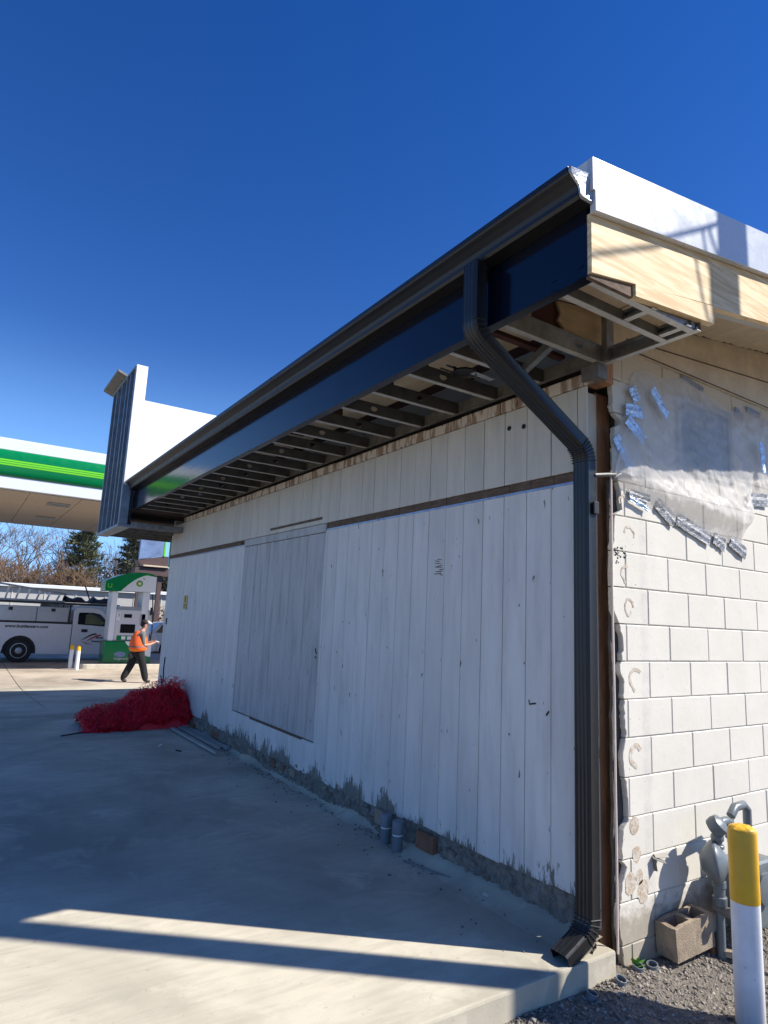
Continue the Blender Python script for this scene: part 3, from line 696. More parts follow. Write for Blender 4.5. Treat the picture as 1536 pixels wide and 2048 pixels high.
path = [(-.885, 3.371), (-.885, 3.10)]+arc((-.885, 3.06), (-.885, 3.005), (-.83, 2.97))+[(-.80, 2.953), (-.15, 2.598)]+arc((-.115, 2.578), (-.062, 2.545), (-.058, 2.475))+[(-.058, 2.40), (-.058, .20)]+arc((-.058, .17), (-.06, .105), (-.115, .075))+[(-.135, .066), (-.255, .012)]
dsp = downspout(path, bld)
def crimp(p0, p1, p2, n, parent):
    for t in [(.12+.76*k/(n-1)) for k in range(n)]:
        x = (1-t)**2*p0[0]+2*t*(1-t)*p1[0]+t*t*p2[0]; z = (1-t)**2*p0[1]+2*t*(1-t)*p1[1]+t*t*p2[1]
        dx = 2*(1-t)*(p1[0]-p0[0])+2*t*(p2[0]-p1[0]); dz = 2*(1-t)*(p1[1]-p0[1])+2*t*(p2[1]-p1[1])
        d = Vector((dx, 0, dz)).normalized(); nr = Vector((d.z, 0, -d.x)); c = Vector((x, .017, z))
        b = MB(); b.bar(c-nr*.0395, c+nr*.0395, .1105, .0055, d); b.build('elbow_crimp', 'black', parent, bevel=.002)
crimp((-.885, 3.075), (-.885, 3.005), (-.82, 2.965), 5, dsp)
crimp((-.125, 2.583), (-.062, 2.545), (-.058, 2.465), 7, dsp)
crimp((-.058, .18), (-.06, .105), (-.12, .072), 5, dsp)
for z in (2.22,): MB().box(-.06, -.016, -.050, -.0365, z-.035, z+.035).build('downspout_strap', 'black', dsp, bevel=.004)
# stub pipe through the corner and the hanging cable
MB().tube([(-.03, -.03, 2.405), (.06, -.045, 2.42), (.145, -.03, 2.435)], .012, 8)  .build('stub_pipe', 'joist', bld, smooth=True)
cb = MB(); cb.tube([(.122+.004*nz(z*2, 1), -.022+.004*nz(z*3, 5), z) for z in [2.46, 2.40, 2.3, 2.0, 1.6, 1.2, .8, .4, .1, -.03]], .0060, 7)
tag(cb.build('hanging_cable', 'copper', smooth=True), 'thin pale copper cable hanging straight down beside the brown corner post', 'cable')

# front sign tower and parapet
TW = part_empty('sign_tower', bld)
MB().box(-.978, -.805, 7.985, 8.02, 3.44, 5.385).build('white_end_panel', 'membrane', TW, bevel=.004)
MB().box(-.90, -.81, 8.03, 9.78, 2.80, 5.36).build('sheathing', 'sheath', TW)
for i, y in enumerate((8.0, 8.36, 8.62, 9.02, 9.42, 9.76)):
    o = MB(); o.box(-.982, -.905, y+(.03 if i == 0 else 0), y+.004+(.03 if i == 0 else 0), 2.83, 5.35); o.box(-.984, -.980, y+(.03 if i == 0 else 0), y+.042+(.03 if i == 0 else 0), 2.83, 5.35); o.build('stud', 'stud_blue', TW)
MB().box(-.99, -.80, 8.0, 9.82, 2.785, 2.828).build('bottom_track', 'stud_blue', TW, bevel=.003)
MB().box(-.99, -.80, 8.025, 9.82, 5.352, 5.386).build('top_track', 'stud_blue', TW, bevel=.003)
MB().box(-.985, -.86, 7.988, 8.022, 2.83, 3.438).build('near_stud', 'stud_blue', TW, bevel=.003)
MB().box(-.86, -.805, 7.992, 8.02, 3.07, 3.438).build('near_plate', 'sheath', TW)
b = MB(); b.prism([(-1.13, 5.46), (-.96, 5.39), (-.96, 5.43), (-1.13, 5.50)], 8.72, 10.0, 'y'); b.build('tower_cap', 'galv_dull', TW, bevel=.004)
MB().box(-.803, 7.8, 8.003, 9.80, 3.3, 4.83).build('parapet', 'membrane', bld, bevel=.01)
FS = part_empty('front_soffit', bld)
MB().box(-.86, 7.8, 8.02, 9.80, 3.10, 3.28).build('front_deck', 'redbrown', FS)
MB().box(-.80, -.005, 7.99, 8.024, 2.787, 2.872).build('front_stud', 'galv', FS, bevel=.003)
for k in range(5): MB().box(-.80, 3.0, 8.16+.38*k, 8.195+.38*k, 2.79, 2.875).build('front_joist', 'galv_dull', FS, bevel=.002)
MB().box(-.78, 7.8, 8.70, 9.78, 2.93, 2.96).build('front_soffit_panel', 'redbrown', FS)
MB().box(.02, 7.8, WY-.05, WY+.02, -.3, 3.05).build('front_wall', 'bgwall', bld)
MB().box(1.2, 6.6, WY+.022, WY+.05, .3, 2.3).build('front_glazing', 'glass', bld)
b = MB(); b.box(.0, .05, 8.66, 8.72, 2.27, 2.74); b.box(.05, .9, 8.66, 8.72, 2.42, 2.74)
tag(b.build('store_sign', 'green', bevel=.004), 'small green sign panel hung under the front overhang at the wall end', 'sign')

# yellow warning sign
ws = thing('warning_sign', 'small yellow warning sign with dark symbol on the white boarded wall', 'sign', (-.004, 7.49, 1.58))
MB().box(-.0085, -.0035, 7.40, 7.58, 1.58, 1.79).build('plate', 'signyellow', ws, bevel=.002)
b = MB(); b.prism([(7.47, 1.69), (7.51, 1.69), (7.51, 1.76), (7.47, 1.76)], -.0105, -.0086, 'x'); b.lathe([(.017, 0), (.017, .002)], (-.0105, 7.49, 1.772), (1, 0, 0), 10); b.build('symbol', 'black', ws)
for z in (1.605, 1.63, 1.65): MB().box(-.0102, -.0086, 7.42, 7.56, z, z+.008).build('text_line', 'black', ws)
MB().box(-.012, -.003, 8.42, 8.46, 1.33, 1.43).build('latch_plate', 'black', bw)
#PROPS
# ------------------------------------------------------------------ plastic sheet over the window
ps = thing('plastic_sheet', 'milky wrinkled plastic sheet taped over the window in the block wall', 'plastic sheet', (1.0, -.03, 2.1))
top = [(.15, 2.62), (.20, 2.68), (.27, 2.80), (.30, 2.97), (.36, 3.11), (.49, 3.15), (.68, 3.15), (.88, 3.205), (1.03, 3.18), (1.21, 3.15), (1.42, 3.10), (1.55, 3.16), (1.69, 3.18), (1.93, 3.16), (2.3, 3.14), (2.6, 3.12)]
bot = [(.15, 2.46), (.20, 2.42), (.29, 2.37), (.55, 2.30), (.76, 2.26), (1.16, 2.20), (1.36, 2.17), (1.54, 2.18), (1.585, 2.40), (1.64, 2.55), (1.75, 2.53), (1.93, 2.58), (2.3, 2.55), (2.6, 2.5)]
NU, NV = 170, 90; b = MB(); vs = []
for i in range(NU+1):
    x = .15+(2.6-.15)*i/NU; zt = interp(top, x)[0]; zb = interp(bot, x)[0]
    for j in range(NV+1):
        v = j/NV; z = zb+(zt-zb)*v
        edge = min(1, min(v, 1-v)*7)*min(1, (x-.15)*9)
        w = .022*edge*(1+.8*nz(x*1.7, z*2.2))
        w += edge*.016*abs(nz(x*4+z*3, z*2-x*1.5, 3))+edge*.010*nz(x*9-z*6, z*6+x*7, 7)+.008*edge*nz(x*22+z*9, z*19, 11)+.012*edge*max(0, .25-abs(nz(x*5+z*4, z*5-x*4, 21)))
        sag = .10*edge*math.exp(-((z-2.36-.07*nz(x*2, 5))/.10)**2)*sstep(.2, .5, x)*sstep(1.75, 1.5, x)     # lower bag that hangs out into the sun
        fold = .012*max(0, nz(x*6-(z-2.2)*9, 3.3, 2))*math.exp(-((z-2.35)/.16)**2)
        vs.append((x+.01*nz(z*8, x*3), -.010-max(.0, w+sag*.45+fold), z))
b.add(vs, [(i*(NV+1)+j, (i+1)*(NV+1)+j, (i+1)*(NV+1)+j+1, i*(NV+1)+j+1) for i in range(NU) for j in range(NV)])
b.build('sheet', 'plastic', ps, smooth=True)
def tape(p0, p1, w, m='tape', dy=-.055):
    p0 = Vector((p0[0], 0, p0[1])); p1 = Vector((p1[0], 0, p1[1])); d = (p1-p0).normalized(); nr = Vector((-d.z, 0, d.x)); n = 9; b = MB(); vs = []
    k0 = random.random()*50
    for i in range(n+1):
        c = p0.lerp(p1, i/n)
        for q in range(5):
            u = -1+q/2; v = c+nr*(w/2*u*(1+.14*nz(i*1.3, u+k0)))
            vs.append((v.x, dy*(1.25 if m == 'tape' else .55)+.006*nz(i*.9, u*1.5, k0)-.004*(q == 2), v.z))
    m_ = 5; fs = [(i*m_+q, (i+1)*m_+q, (i+1)*m_+q+1, i*m_+q+1) for i in range(n) for q in range(4)]
    k = len(vs); vs2 = [(x, y+.0012, z) for x, y, z in vs]; b.add(vs+vs2, fs+[tuple(k+i for i in f[::-1]) for f in fs]); b.build('tape', m, ps)
for a, c, w, m, dy in (((.31, 2.995), (.36, 2.92), .075, 'tape', -.03), ((.475, 3.02), (.625, 2.875), .06, 'tape', -.05), ((.255, 2.85), (.415, 2.86), .075, 'tape', -.025), ((.26, 2.79), (.42, 2.685), .075, 'tape', -.03), ((.165, 2.665), (.295, 2.50), .07, 'tape', -.022), ((.29, 2.355), (.49, 2.345), .05, 'tape2', -.03), ((.29, 2.325), (.46, 2.28), .035, 'tape', -.02), ((.56, 2.335), (.735, 2.235), .085, 'tape2', -.03), ((.76, 2.265), (1.12, 2.165), .085, 'tape2', -.03), ((1.165, 2.19), (1.295, 2.145), .085, 'tape2', -.03), ((1.365, 2.19), (1.555, 2.115), .085, 'tape2', -.03), ((1.72, 2.92), (1.745, 2.70), .05, 'tape', -.06), ((1.60, 2.50), (1.88, 2.53), .09, 'tape2', -.035), ((.87, 3.215), (1.12, 3.185), .03, 'tape2', -.02), ((1.50, 3.13), (1.60, 3.09), .05, 'tape2', -.03), ((1.66, 3.17), (1.84, 3.16), .045, 'tape2', -.03)):
    tape(a, c, w, m, dy)
tie = MB(); tie.tube([(.155, -.02, 2.43), (.17, -.03, 2.50), (.20, -.03, 2.58), (.215, -.025, 2.63)], [.008, .006, .009, .004], 6)
tie.tube([(.16, -.02, 2.43), (.20, -.03, 2.45), (.23, -.03, 2.50)], [.007, .006, .004], 6); tie.build('twisted_corner', 'plastic', ps)

# ------------------------------------------------------------------ foreground things on the gravel
BX, BY = .385, -.53
bo = thing('bollard', 'yellow topped white steel bollard in the gravel beside the gas meter', 'bollard', (BX, BY, -.2))
R_ = .0625
b = MB(); b.lathe([(R_, -.3), (R_, .33), (R_, .3505)], (BX, BY, 0), n=40); b.build('post', 'bwhite', bo, smooth=True)
b = MB(); prof = [(R_+.0012, .350), (R_+.0012, .655), (R_-.002, .662)]
for k in range(1, 8): a = k/8*math.pi/2; prof.append(((R_-.002)*math.cos(a), .662+.022*math.sin(a)))
prof.append((.001, .684)); b.lathe(prof, (BX, BY, 0), n=40)
b.v = [(x+.004*nz(x*60, y*60)*(z > .66), y, z+(.006*nz(x*70, y*70, 3)*(z > .664))) for x, y, z in b.v]
b.build('yellow_top', 'byellow', bo, smooth=True)

cb_ = thing('concrete_block', 'stained hollow concrete block standing in gravel against the block wall', 'block', (.5, -.1, -.17))
ang = math.radians(-3.5); cb_c = Vector((.455, -.135, -.105)); ux = Vector((math.cos(ang), math.sin(ang), 0)); uy = Vector((-math.sin(ang), math.cos(ang), 0))
bm = bmesh.new(); Lx, Ly, Lz = .39, .185, .20; xw = [0, .034, .178, .212, .356, .39]; yw = [0, .034, .151, .185]
def cell(i, j): return i in (1, 3) and j == 1
vd = {}
def gv(x, y, z):
    k = (round(x, 4), round(y, 4), round(z, 4))
    if k not in vd: vd[k] = bm.verts.new(k)
    return vd[k]
for i in range(5):
    for j in range(3):
        if cell(i, j): continue
        x0, x1, y0, y1 = xw[i], xw[i+1], yw[j], yw[j+1]
        for z in (0, Lz): bm.faces.new([gv(x0, y0, z), gv(x1, y0, z), gv(x1, y1, z), gv(x0, y1, z)])
        for (di, dj, a, c) in ((-1, 0, (x0, y0), (x0, y1)), (1, 0, (x1, y0), (x1, y1)), (0, -1, (x0, y0), (x1, y0)), (0, 1, (x0, y1), (x1, y1))):
            ii, jj = i+di, j+dj
            if not (0 <= ii < 5 and 0 <= jj < 3) or cell(ii, jj): bm.faces.new([gv(*a, 0), gv(*c, 0), gv(*c, Lz), gv(*a, Lz)])
bmesh.ops.recalc_face_normals(bm, faces=bm.faces)
bmesh.ops.subdivide_edges(bm, edges=bm.edges[:], cuts=3, use_grid_fill=True)
for v in bm.verts:
    p = v.co.copy(); v.co += Vector((nz(p.x*25, p.y*25, p.z*25), nz(p.x*25+9, p.y*25, p.z*25), nz(p.x*25, p.y*25+7, p.z*25)))*.004
    if p.z > .19 and p.x < .12: v.co.z -= .014*max(0, nz(p.x*14, p.y*9, 3)+.25)
tilt = Matrix.Rotation(math.radians(-4.5), 3, 'Y')
for v in bm.verts:
    q = tilt @ Vector((v.co.x*.80, v.co.y*.68, v.co.z*.83)); v.co = cb_c+ux*q.x+uy*q.y+Vector((0, 0, q.z))
me = bpy.data.meshes.new('body'); bm.to_mesh(me); bm.free(); me.materials.append(mt('cmu')); link('body', me, cb_)
ch = MB(); ch.lathe([(.0, 0), (.05, .005), (.045, .03), (.0, .04)], (.83, -.20, -.13), (.2, .1, 1), 7)
ch.v = [(x+.012*nz(x*40, y*40), y+.012*nz(y*40, z*40), z+.012*nz(z*40, x*30)) for x, y, z in ch.v]
tag(ch.build('rubble_chunk', 'cmu'), 'broken concrete lump lying between the hollow block and the bollard', 'rubble')
tag(MB().box(.775, .84, -.14, -.07, -.14, -.08).build('brick_piece', 'brick', bevel=.006), 'short broken brick behind the hollow concrete block', 'brick')
rg = [((.325, -.075), 'half buried grey pipe ring nearest the hollow concrete block'), ((.235, -.055), 'half buried pipe ring beside the green weed at the wall'), ((.055, -.085), 'half buried grey pipe ring in gravel below the slab corner'), ((-.165, -.09), 'half buried pipe ring lying against the slab side')]
for (x, y), lb in rg:
    z = gravel_z(x, y); t_ = Vector((random.uniform(-.25, .25), random.uniform(-.3, 0), 1)).normalized()
    b = MB(); b.lathe([(.028, -.03), (.028, .018), (.0235, .018), (.0235, -.03)], (x, y, z+.006), t_, 20)
    tag(b.build('pipe_ring', 'pvc', smooth=True), lb, 'pipe', 'pipe rings in the gravel')
b = MB()
for k in range(16):
    a = random.random()*6.28; l = random.uniform(.03, .07); e = random.uniform(.3, 1.1); c = Vector((.245, -.03, -.14+random.uniform(0, .04)))
    d = Vector((math.cos(a)*math.cos(e), -abs(math.sin(a)*math.cos(e)), math.sin(e))); s2 = d.cross(Vector((0, 0, 1))).normalized()*l*.22
    b.add([c, c+d*l*.5+s2, c+d*l, c+d*l*.5-s2], [(0, 1, 2, 3)])
tag(b.build('weed', 'leaf'), 'tiny bright green weed at the foot of the block wall', 'plant')
b = MB(); b.bar((.44, -.012, .37), (.50, -.05, .345), .03, .003, (0, -.3, 1)); b.bar((.45, -.012, .37), (.455, -.02, .30), .02, .003, (1, 0, 0)); b.bar((.455, -.014, .375), (.53, -.045, .375), .026, .003, (0, -.8, 1))
tag(b.build('bent_metal_strap', 'galv_dull'), 'small bent metal strap sticking out of the block wall', 'strap')

# gas meter
gm = thing('gas_meter', 'grey gas meter with regulator and pipes on the sunny block wall', 'gas meter', (.85, -.2, -.17))
def gm_part(b, n, m='meter'): return b.build(n, m, gm, smooth=True)
b = MB(); b.tube([(.80, -.17, -.25), (.80, -.17, .20)], .022, 14); gm_part(b, 'riser_pipe')
b = MB(); b.lathe([(.034, .12), (.038, .125), (.038, .165), (.03, .17), (.03, .21), (.036, .215), (.036, .245)], (.80, -.17, 0), n=14); gm_part(b, 'union')
b = MB(); b.lathe([(.022, -.05), (.026, -.05), (.026, .05), (.02, .055)], (.80, -.19, .10), (0, -1, 0), 12); b.bar((.80, -.245, .10), (.80, -.25, .16), .012, .022, (0, 1, 0)); gm_part(b, 'shutoff_valve', 'galv_dull')
b = MB(); b.lathe([(.02, -.075), (.05, -.07), (.085, -.035), (.108, -.012), (.112, -.006), (.112, .006), (.108, .012), (.085, .035), (.045, .06), (.03, .075)], (.775, -.165, .34), (.55, -.80, .1), 26); gm_part(b, 'regulator')
for k in range(8):
    a = k/8*2*math.pi; ax = Vector((.55, -.80, .1)).normalized(); e1 = ax.cross(Vector((0, 0, 1))).normalized(); e2 = ax.cross(e1)
    c = Vector((.775, -.165, .34))+(e1*math.cos(a)+e2*math.sin(a))*.10
    b = MB(); b.lathe([(.007, -.014), (.007, .014)], c, ax, 6); gm_part(b, 'bolt')
b = MB(); b.tube([(.79, -.22, .33), (.83, -.27, .325), (.87, -.30, .31), (.875, -.305, .28)], [.017, .017, .018, .02], 10); gm_part(b, 'vent_pipe')
b = MB(); b.tube([(.80, -.17, .24), (.80, -.17, .46), (.803, -.17, .50), (.82, -.17, .53), (.85, -.17, .54), (.90, -.17, .54), (.93, -.17, .53), (.945, -.17, .50), (.945, -.17, .42)], .024, 14); gm_part(b, 'upper_pipe')
b = MB()
for c, ax, l in (((.80, -.17, .465), (0, 0, 1), .03), ((.80, -.17, .42), (0, 0, 1), .02), ((.945, -.17, .455), (0, 0, 1), .03)): b.lathe([(.031, -l/2), (.034, -l/3), (.034, l/3), (.031, l/2)], c, ax, 14); 
gm_part(b, 'pipe_collar')
b = MB(); b.lathe([(.026, -.04), (.05, -.03), (.055, 0), (.05, .03), (.02, .045)], (.80, -.17, .525), (.2, -.7, .6), 16); gm_part(b, 'elbow')
b = MB(); b.tube([(.945, -.17, .56), (.99, -.17, .60), (1.10, -.16, .60), (1.14, -.16, .57), (1.14, -.16, .40)], .024, 14); gm_part(b, 'outlet_pipe')
b = MB(); b.box(.92, 1.18, -.27, -.09, -.02, .33); o = b.build('meter_body', 'meter', gm, bevel=.03, segs=3)
b = MB(); b.lathe([(.08, 0), (.085, .01), (.085, .03), (.06, .035)], (1.05, -.27, .20), (0, -1, 0), 20); gm_part(b, 'dial_cover')
b = MB(); b.box(1.19, 1.40, -.20, -.03, .02, .27); b.build('relief_box', 'meter', gm, bevel=.008)
text('meter_text', 'Gas 04', .05, 'black', gm, (1.21, -.2025, .19), (1, 0, 0), (0, 0, 1), .001)

# conduit stubs and bricks by the boards
for (x, y, lb) in ((-.10, 1.755, 'grey conduit stub by the board wall, the farther of the pair'), (-.115, 1.585, 'grey conduit stub by the board wall, the nearer of the pair')):
    t = thing('conduit_stub', lb, 'pipe', (x, y, 0), 'conduit stubs by the boarded wall')
    MB().lathe([(.036, -.03), (.036, .105)], (x, y, 0), n=24).build('pipe', 'pvc', t, smooth=True)
    MB().lathe([(.0375, .100), (.0375, .108)], (x, y, 0), n=24).build('ring', 'white', t, smooth=True)
    MB().lathe([(.037, .108), (.041, .112), (.041, .188), (.037, .195), (.026, .197)], (x, y, 0), n=24).build('cap', 'pvc', t, smooth=True)
tag(MB().box(-.045, -.0, 1.83, 2.0, .06, .165).build('loose_brick', 'cmu', bevel=.006), 'tan brick wedged under the boards beyond the conduit stubs', 'brick')
tag(MB().box(-.05, -.005, 1.28, 1.47, .05, .16).build('loose_brick', 'brick', bevel=.006), 'reddish brick wedged under the boards before the conduit stubs', 'brick')
b = MB(); b.tube([(-.19, 1.40, .006), (-.13, 1.15, .006), (-.10, 1.02, .008)], .007, 6); tag(b.build('thin_rod', 'galv_dull'), 'thin dark rod on the slab near the conduit stubs', 'rod')
b = MB(); b.lathe([(0, 0), (.03, .006), (.035, .02), (.015, .03)], (-.07, .72, .0), n=8); tag(b.build('pale_stone', 'curb'), 'pale stone at the crumbled footing of the boarded wall', 'stone')

# red netting heap
net = thing('netting_heap', 'heap of crumpled red plastic netting at the far end of the wall', 'netting', (-.6, 7.0, 0))
def mound(x, y):
    u = (x+1.35)/1.30; prof_ = interp([(0, .13), (.10, .22), (.35, .25), (.45, .36), (.6, .45), (.8, .53), (.93, .55), (1.0, .50)], u)[0]
    return prof_*max(0, 1-((y-7.12)/(.42+.05*nz(x*3, 2)))**2)**.5 if 0 <= u <= 1.02 else 0
b = MB(); nx, ny = 60, 34; vs = []
for i in range(nx+1):
    for j in range(ny+1):
        x = -1.34+1.30*i/nx; y = 6.68+.88*j/ny; h = mound(x, y)
        vs.append((x, y, max(.0, h*.55+.07*nz(x*7, y*7)*(h > .03))+.003))
b.add(vs, [(i*(ny+1)+j, (i+1)*(ny+1)+j, (i+1)*(ny+1)+j+1, i*(ny+1)+j+1) for i in range(nx) for j in range(ny)])
b.build('packed_core', 'net', net)
b = MB(); rn = random.Random(5)
for sh_ in range(13):                                     # folded sheets of square mesh draped over one another
    nu, nv = 40, 18; x0 = rn.uniform(-1.36, -.75); ln = rn.uniform(.65, 1.0); sc = rn.uniform(.84, 1.16); kk = rn.random()*40; P_ = {}
    for i in range(nu+1):
        for j in range(nv+1):
            u = i/nu; v = j/nv; x = x0+ln*u+.05*nz(v*5, kk, 1)+.03*nz(u*14, v*9, kk)
            y = 7.12+(-.47+.94*v)*(1+.12*nz(u*6, kk))+.05*nz(u*11, v*7, kk+3)
            h = mound(min(max(x, -1.34), -.04), min(max(y, 6.72), 7.5))
            z = h*sc*(.86+.2*nz(x*5, y*4, 6))+.085*nz(u*8, v*6, kk+9)+.045*nz(u*21, v*15, kk)
            P_[i, j] = Vector((min(x, -.012), y, max(.006, z)))
    for i in range(nu+1):
        for j in range(nv+1):
            if j < nv and rn.random() < .97: b.tube([P_[i, j], P_[i, j+1]], .0036, 3, caps=False)
            if i < nu and rn.random() < .97: b.tube([P_[i, j], P_[i+1, j]], .0036, 3, caps=False)
done = 0
while done < 420:                                         # loose curls along the edges
    x = rn.uniform(-1.38, -.03); y = rn.uniform(6.66, 7.55); h = mound(x, y)
    if h < .05: continue
    done += 1; c = Vector((x, y, h*rn.uniform(.95, 1.12)+.02)); R0 = rn.uniform(.02, .05)
    a = Vector((rn.gauss(0, 1), rn.gauss(0, 1), rn.gauss(0, 1))).normalized(); e = a.cross(Vector((rn.gauss(0, 1), rn.gauss(0, 1), rn.gauss(0, 1)))).normalized()
    a0 = rn.random()*6.28; pts = [c+(a*math.cos(a0+q*.9)+e*math.sin(a0+q*.9)*.8)*R0 for q in range(6)]
    for q in pts: q.z = max(.006, q.z); q.x = min(q.x, -.012)
    b.tube(pts, .0034, 3, caps=False)
o = b.build('net_strands', 'net', net); tag(o, kind='stuff')
tag(MB().tube([(-1.62, 6.55, .008), (-1.15, 6.82, .012)], .008, 6).build('dark_rod', 'black'), 'black rod poking out of the red netting onto the slab', 'rod')
for p0, p1, lb in (((-.30, 6.55, .02), (-.27, 4.86, .02), 'steel stud on the slab by the wall, farthest from the boards'), ((-.185, 6.6, .02), (-.16, 5.12, .02), 'steel stud lying on the slab between two others by the wall'), ((-.105, 6.65, .02), (-.075, 5.05, .02), 'steel stud on the slab lying closest to the boards')):
    b = MB(); b.bar(p0, p1, .036, .003); b.bar(Vector(p0)+Vector((.017, 0, .012)), Vector(p1)+Vector((.017, 0, .012)), .003, .026); b.bar(Vector(p0)+Vector((-.017, 0, .012)), Vector(p1)+Vector((-.017, 0, .012)), .003, .026)
    tag(b.build('steel_stud', 'flange'), lb, 'metal stud', 'steel studs by the wall')
tag(MB().box(-.10, -.02, 6.45, 6.53, .0, .07).build('small_brick', 'brick', bevel=.006), 'small reddish brick between the netting and the steel studs', 'brick')
for k, (x, y, s, m, lb) in enumerate(((-.69, 5.6, .045, 'white', 'white scrap on the slab below the red netting'), (-.58, 5.25, .04, 'black', 'black scrap on the slab below the red netting'))):
    o = MB().box(-s, s, -.012, .012, 0, .012).build('scrap', m, bevel=.003); o.location = (x, y, .001); o.rotation_euler = (0, 0, 1.0+k); tag(o, lb, 'debris')
b = MB()
for k in range(520):
    y = random.uniform(.1, 6.2); x = -abs(random.gauss(.02, .05))-.05 if k % 5 else -abs(random.gauss(.1, .2))-.08; s = random.uniform(.003, .012)
    stone(x, y, s*.3, s)
tag(b.build('grit', 'dirt'), 'scattered grit and crumbs along the wall foot', 'grit', kind='stuff')
#FAR
# ------------------------------------------------------------------ utility pole (out of frame; its shadow crosses slab and rake)
PX, PY = 2.05, -2.06
up_ = thing('utility_pole', 'tall wooden utility pole with service cables standing in the gravel', 'utility pole', (PX, PY, -.2))
MB().tube([(PX, PY, -.6), (PX, PY, 4), (PX, PY, 9.2)], [.102, .098, .085], 18).build('pole', 'pole', up_, smooth=True)
def sh(x, z, s): return (x+.78*s, -.66-.625*s, z+.907*s)
b = MB(); b.tube([sh(-1.3, 2.95, 3.6), sh(-.813, 3.16, 3.0), sh(-.3, 3.40, 2.6), sh(.01, 3.57, 2.35), sh(.18, 3.67, 2.25), (PX, PY+.09, 5.75)], .012, 6); b.tube([sh(-1.3, 2.95, 3.6), (3.0, -9, 6.2)], .012, 6); b.build('service_cable', 'black', up_)
b = MB(); b.tube([sh(.01, 3.57, 2.35), sh(.05, 3.40, 2.28), sh(.10, 3.2, 2.22), sh(.2, 3.0, 2.2)], .008, 6); b.tube([sh(.07, 3.60, 2.3), sh(.16, 3.45, 2.25), sh(.24, 3.2, 2.2)], .008, 6); b.build('drip_loop', 'black', up_)

# ------------------------------------------------------------------ fuel canopy
YC, YF, XL, XR = 15.68, 23.5, -15.0, 9.6
ZT, ZG0, ZL0, ZL1, ZG1, ZBT = 5.572, 5.273, 5.029, 4.865, 4.621, 4.316
cn = thing('fuel_canopy', 'white fuel station canopy with green and lime band', 'canopy', (-3, 19.3, -.3))
MB().box(XL, XR, YC, YF, ZG0, ZT).build('upper_fascia', 'canopywhite', cn, bevel=.01)
MB().box(XL, XR, YC, YF, ZBT, ZG1).build('lower_fascia', 'canopywhite', cn, bevel=.01)
def bulge(z0, z1, name, m, d0, d1, off=0.):
    poly = []; n = 7
    for k in range(n+1):
        z = z0+(z1-z0)*k/n; u = (z-ZG1)/(ZG0-ZG1)*2-1; poly.append((YC-.10*math.sqrt(max(0, 1-u*u))-off, z))
    poly += [(YF, z1), (YF, z0)]
    MB().prism(poly, XL, XR, 'x').build(name, m, cn, smooth=True)
bulge(ZL1, ZG0, 'green_band', 'green', 0, 0) if 0 else None
bulge(ZG1+.002, ZL1-.002, 'green_band', 'green', 0, 0); bulge(ZL0+.002, ZG0-.002, 'green_band', 'green', 0, 0)
dz = (ZL0-ZL1)/3
for k in range(3): bulge(ZL1+dz*k+.006, ZL1+dz*(k+1)-.006, 'lime_stripe', 'lime', 0, 0, .006)
bulge(ZL1, ZL0, 'stripe_bed', 'green', 0, 0, -.004)
x = XL+.1; k = 0
while x < XR-.2:
    for (ya, yb) in ((YC+.12, 18.2), (18.22, 20.7), (20.72, YF-.12)):
        MB().box(x, x+1.18, ya, yb, ZBT-.03, ZBT-.004).build('soffit_panel', 'canopysoffit', cn)
    x += 1.2
for (x, y) in ((-2.7, 17.2), (-.9, 17.2), (-4.6, 17.2), (-2.7, 20.6), (-.9, 20.6), (-4.6, 20.6), (1.2, 20.6)):
    MB().box(x-.28, x+.28, y-.28, y+.28, ZBT-.055, ZBT-.0305).build('soffit_light', 'galv', cn, bevel=.01)
for x in (-9.5, 6.4): MB().box(x-.15, x+.15, 19.1, 19.4, -.3, ZBT-.031).build('column', 'canopywhite', cn, bevel=.01)

# pump island, pump
GY = -.28
isl = MB(); n = 10; pl = [(.55+.25*math.cos(math.pi/2+math.pi*k/n)*1.3, 19.42+.72*math.sin(math.pi/2+math.pi*k/n)) for k in range(n+1)]
pl = [(x, y) for x, y in pl]+[(4.4, 18.70), (4.4, 20.14)]
tag(isl.prism(pl, GY-.02, GY+.14, 'z').build('pump_island', 'curb', bevel=.025, segs=2), 'raised pale concrete island under the fuel pump', 'kerb')
PZ = GY+.14
pm = thing('fuel_pump', 'green and white fuel pump with arched sign top and sunflower logo', 'fuel pump', (1.75, 19.3, PZ))
P0, P1 = 19.0, 19.78
MB().box(1.03, 2.42, P0, P1, PZ, .53).build('base_cabinet', 'green', pm, bevel=.02)
sw = [(2.418, .528), (1.62, .528)]+[(1.62+.72*t_**1.6, .528-.46*t_) for t_ in [k/8 for k in range(1, 9)]]+[(2.418, .068)]
b = MB(); b.prism(sw, P0-.007, P0-.001, 'y'); b.build('white_sweep', 'white', pm)
b = MB(); b.prism([(1.50+.17*math.cos(a), .13+.085*math.sin(a)) for a in [k/20*2*math.pi for k in range(20)]], P0-.006, P0-.001, 'y'); b.build('oval_badge', 'bluepanel', pm)
text('badge_text', 'Invigorate', .10, 'white', pm, (1.33, P0-.008, -.03), (1, 0, 0), (0, 0, 1), .001, .2)
MB().box(1.10, 1.27, P0+.05, P1-.05, .53, 2.06).build('column', 'canopywhite', pm, bevel=.03, segs=2)
MB().box(2.02, 2.24, P0+.05, P1-.05, .53, 2.10).build('column', 'canopywhite', pm, bevel=.03, segs=2)
MB().box(1.27, 2.32, P0+.06, P1-.06, .535, 1.50).build('console', 'truck', pm, bevel=.02)
MB().prism([(1.30, 1.50), (2.28, 1.50), (2.2, 1.60), (1.36, 1.60)], P0+.09, P1-.09, 'y').build('console_top', 'toolbox', pm)
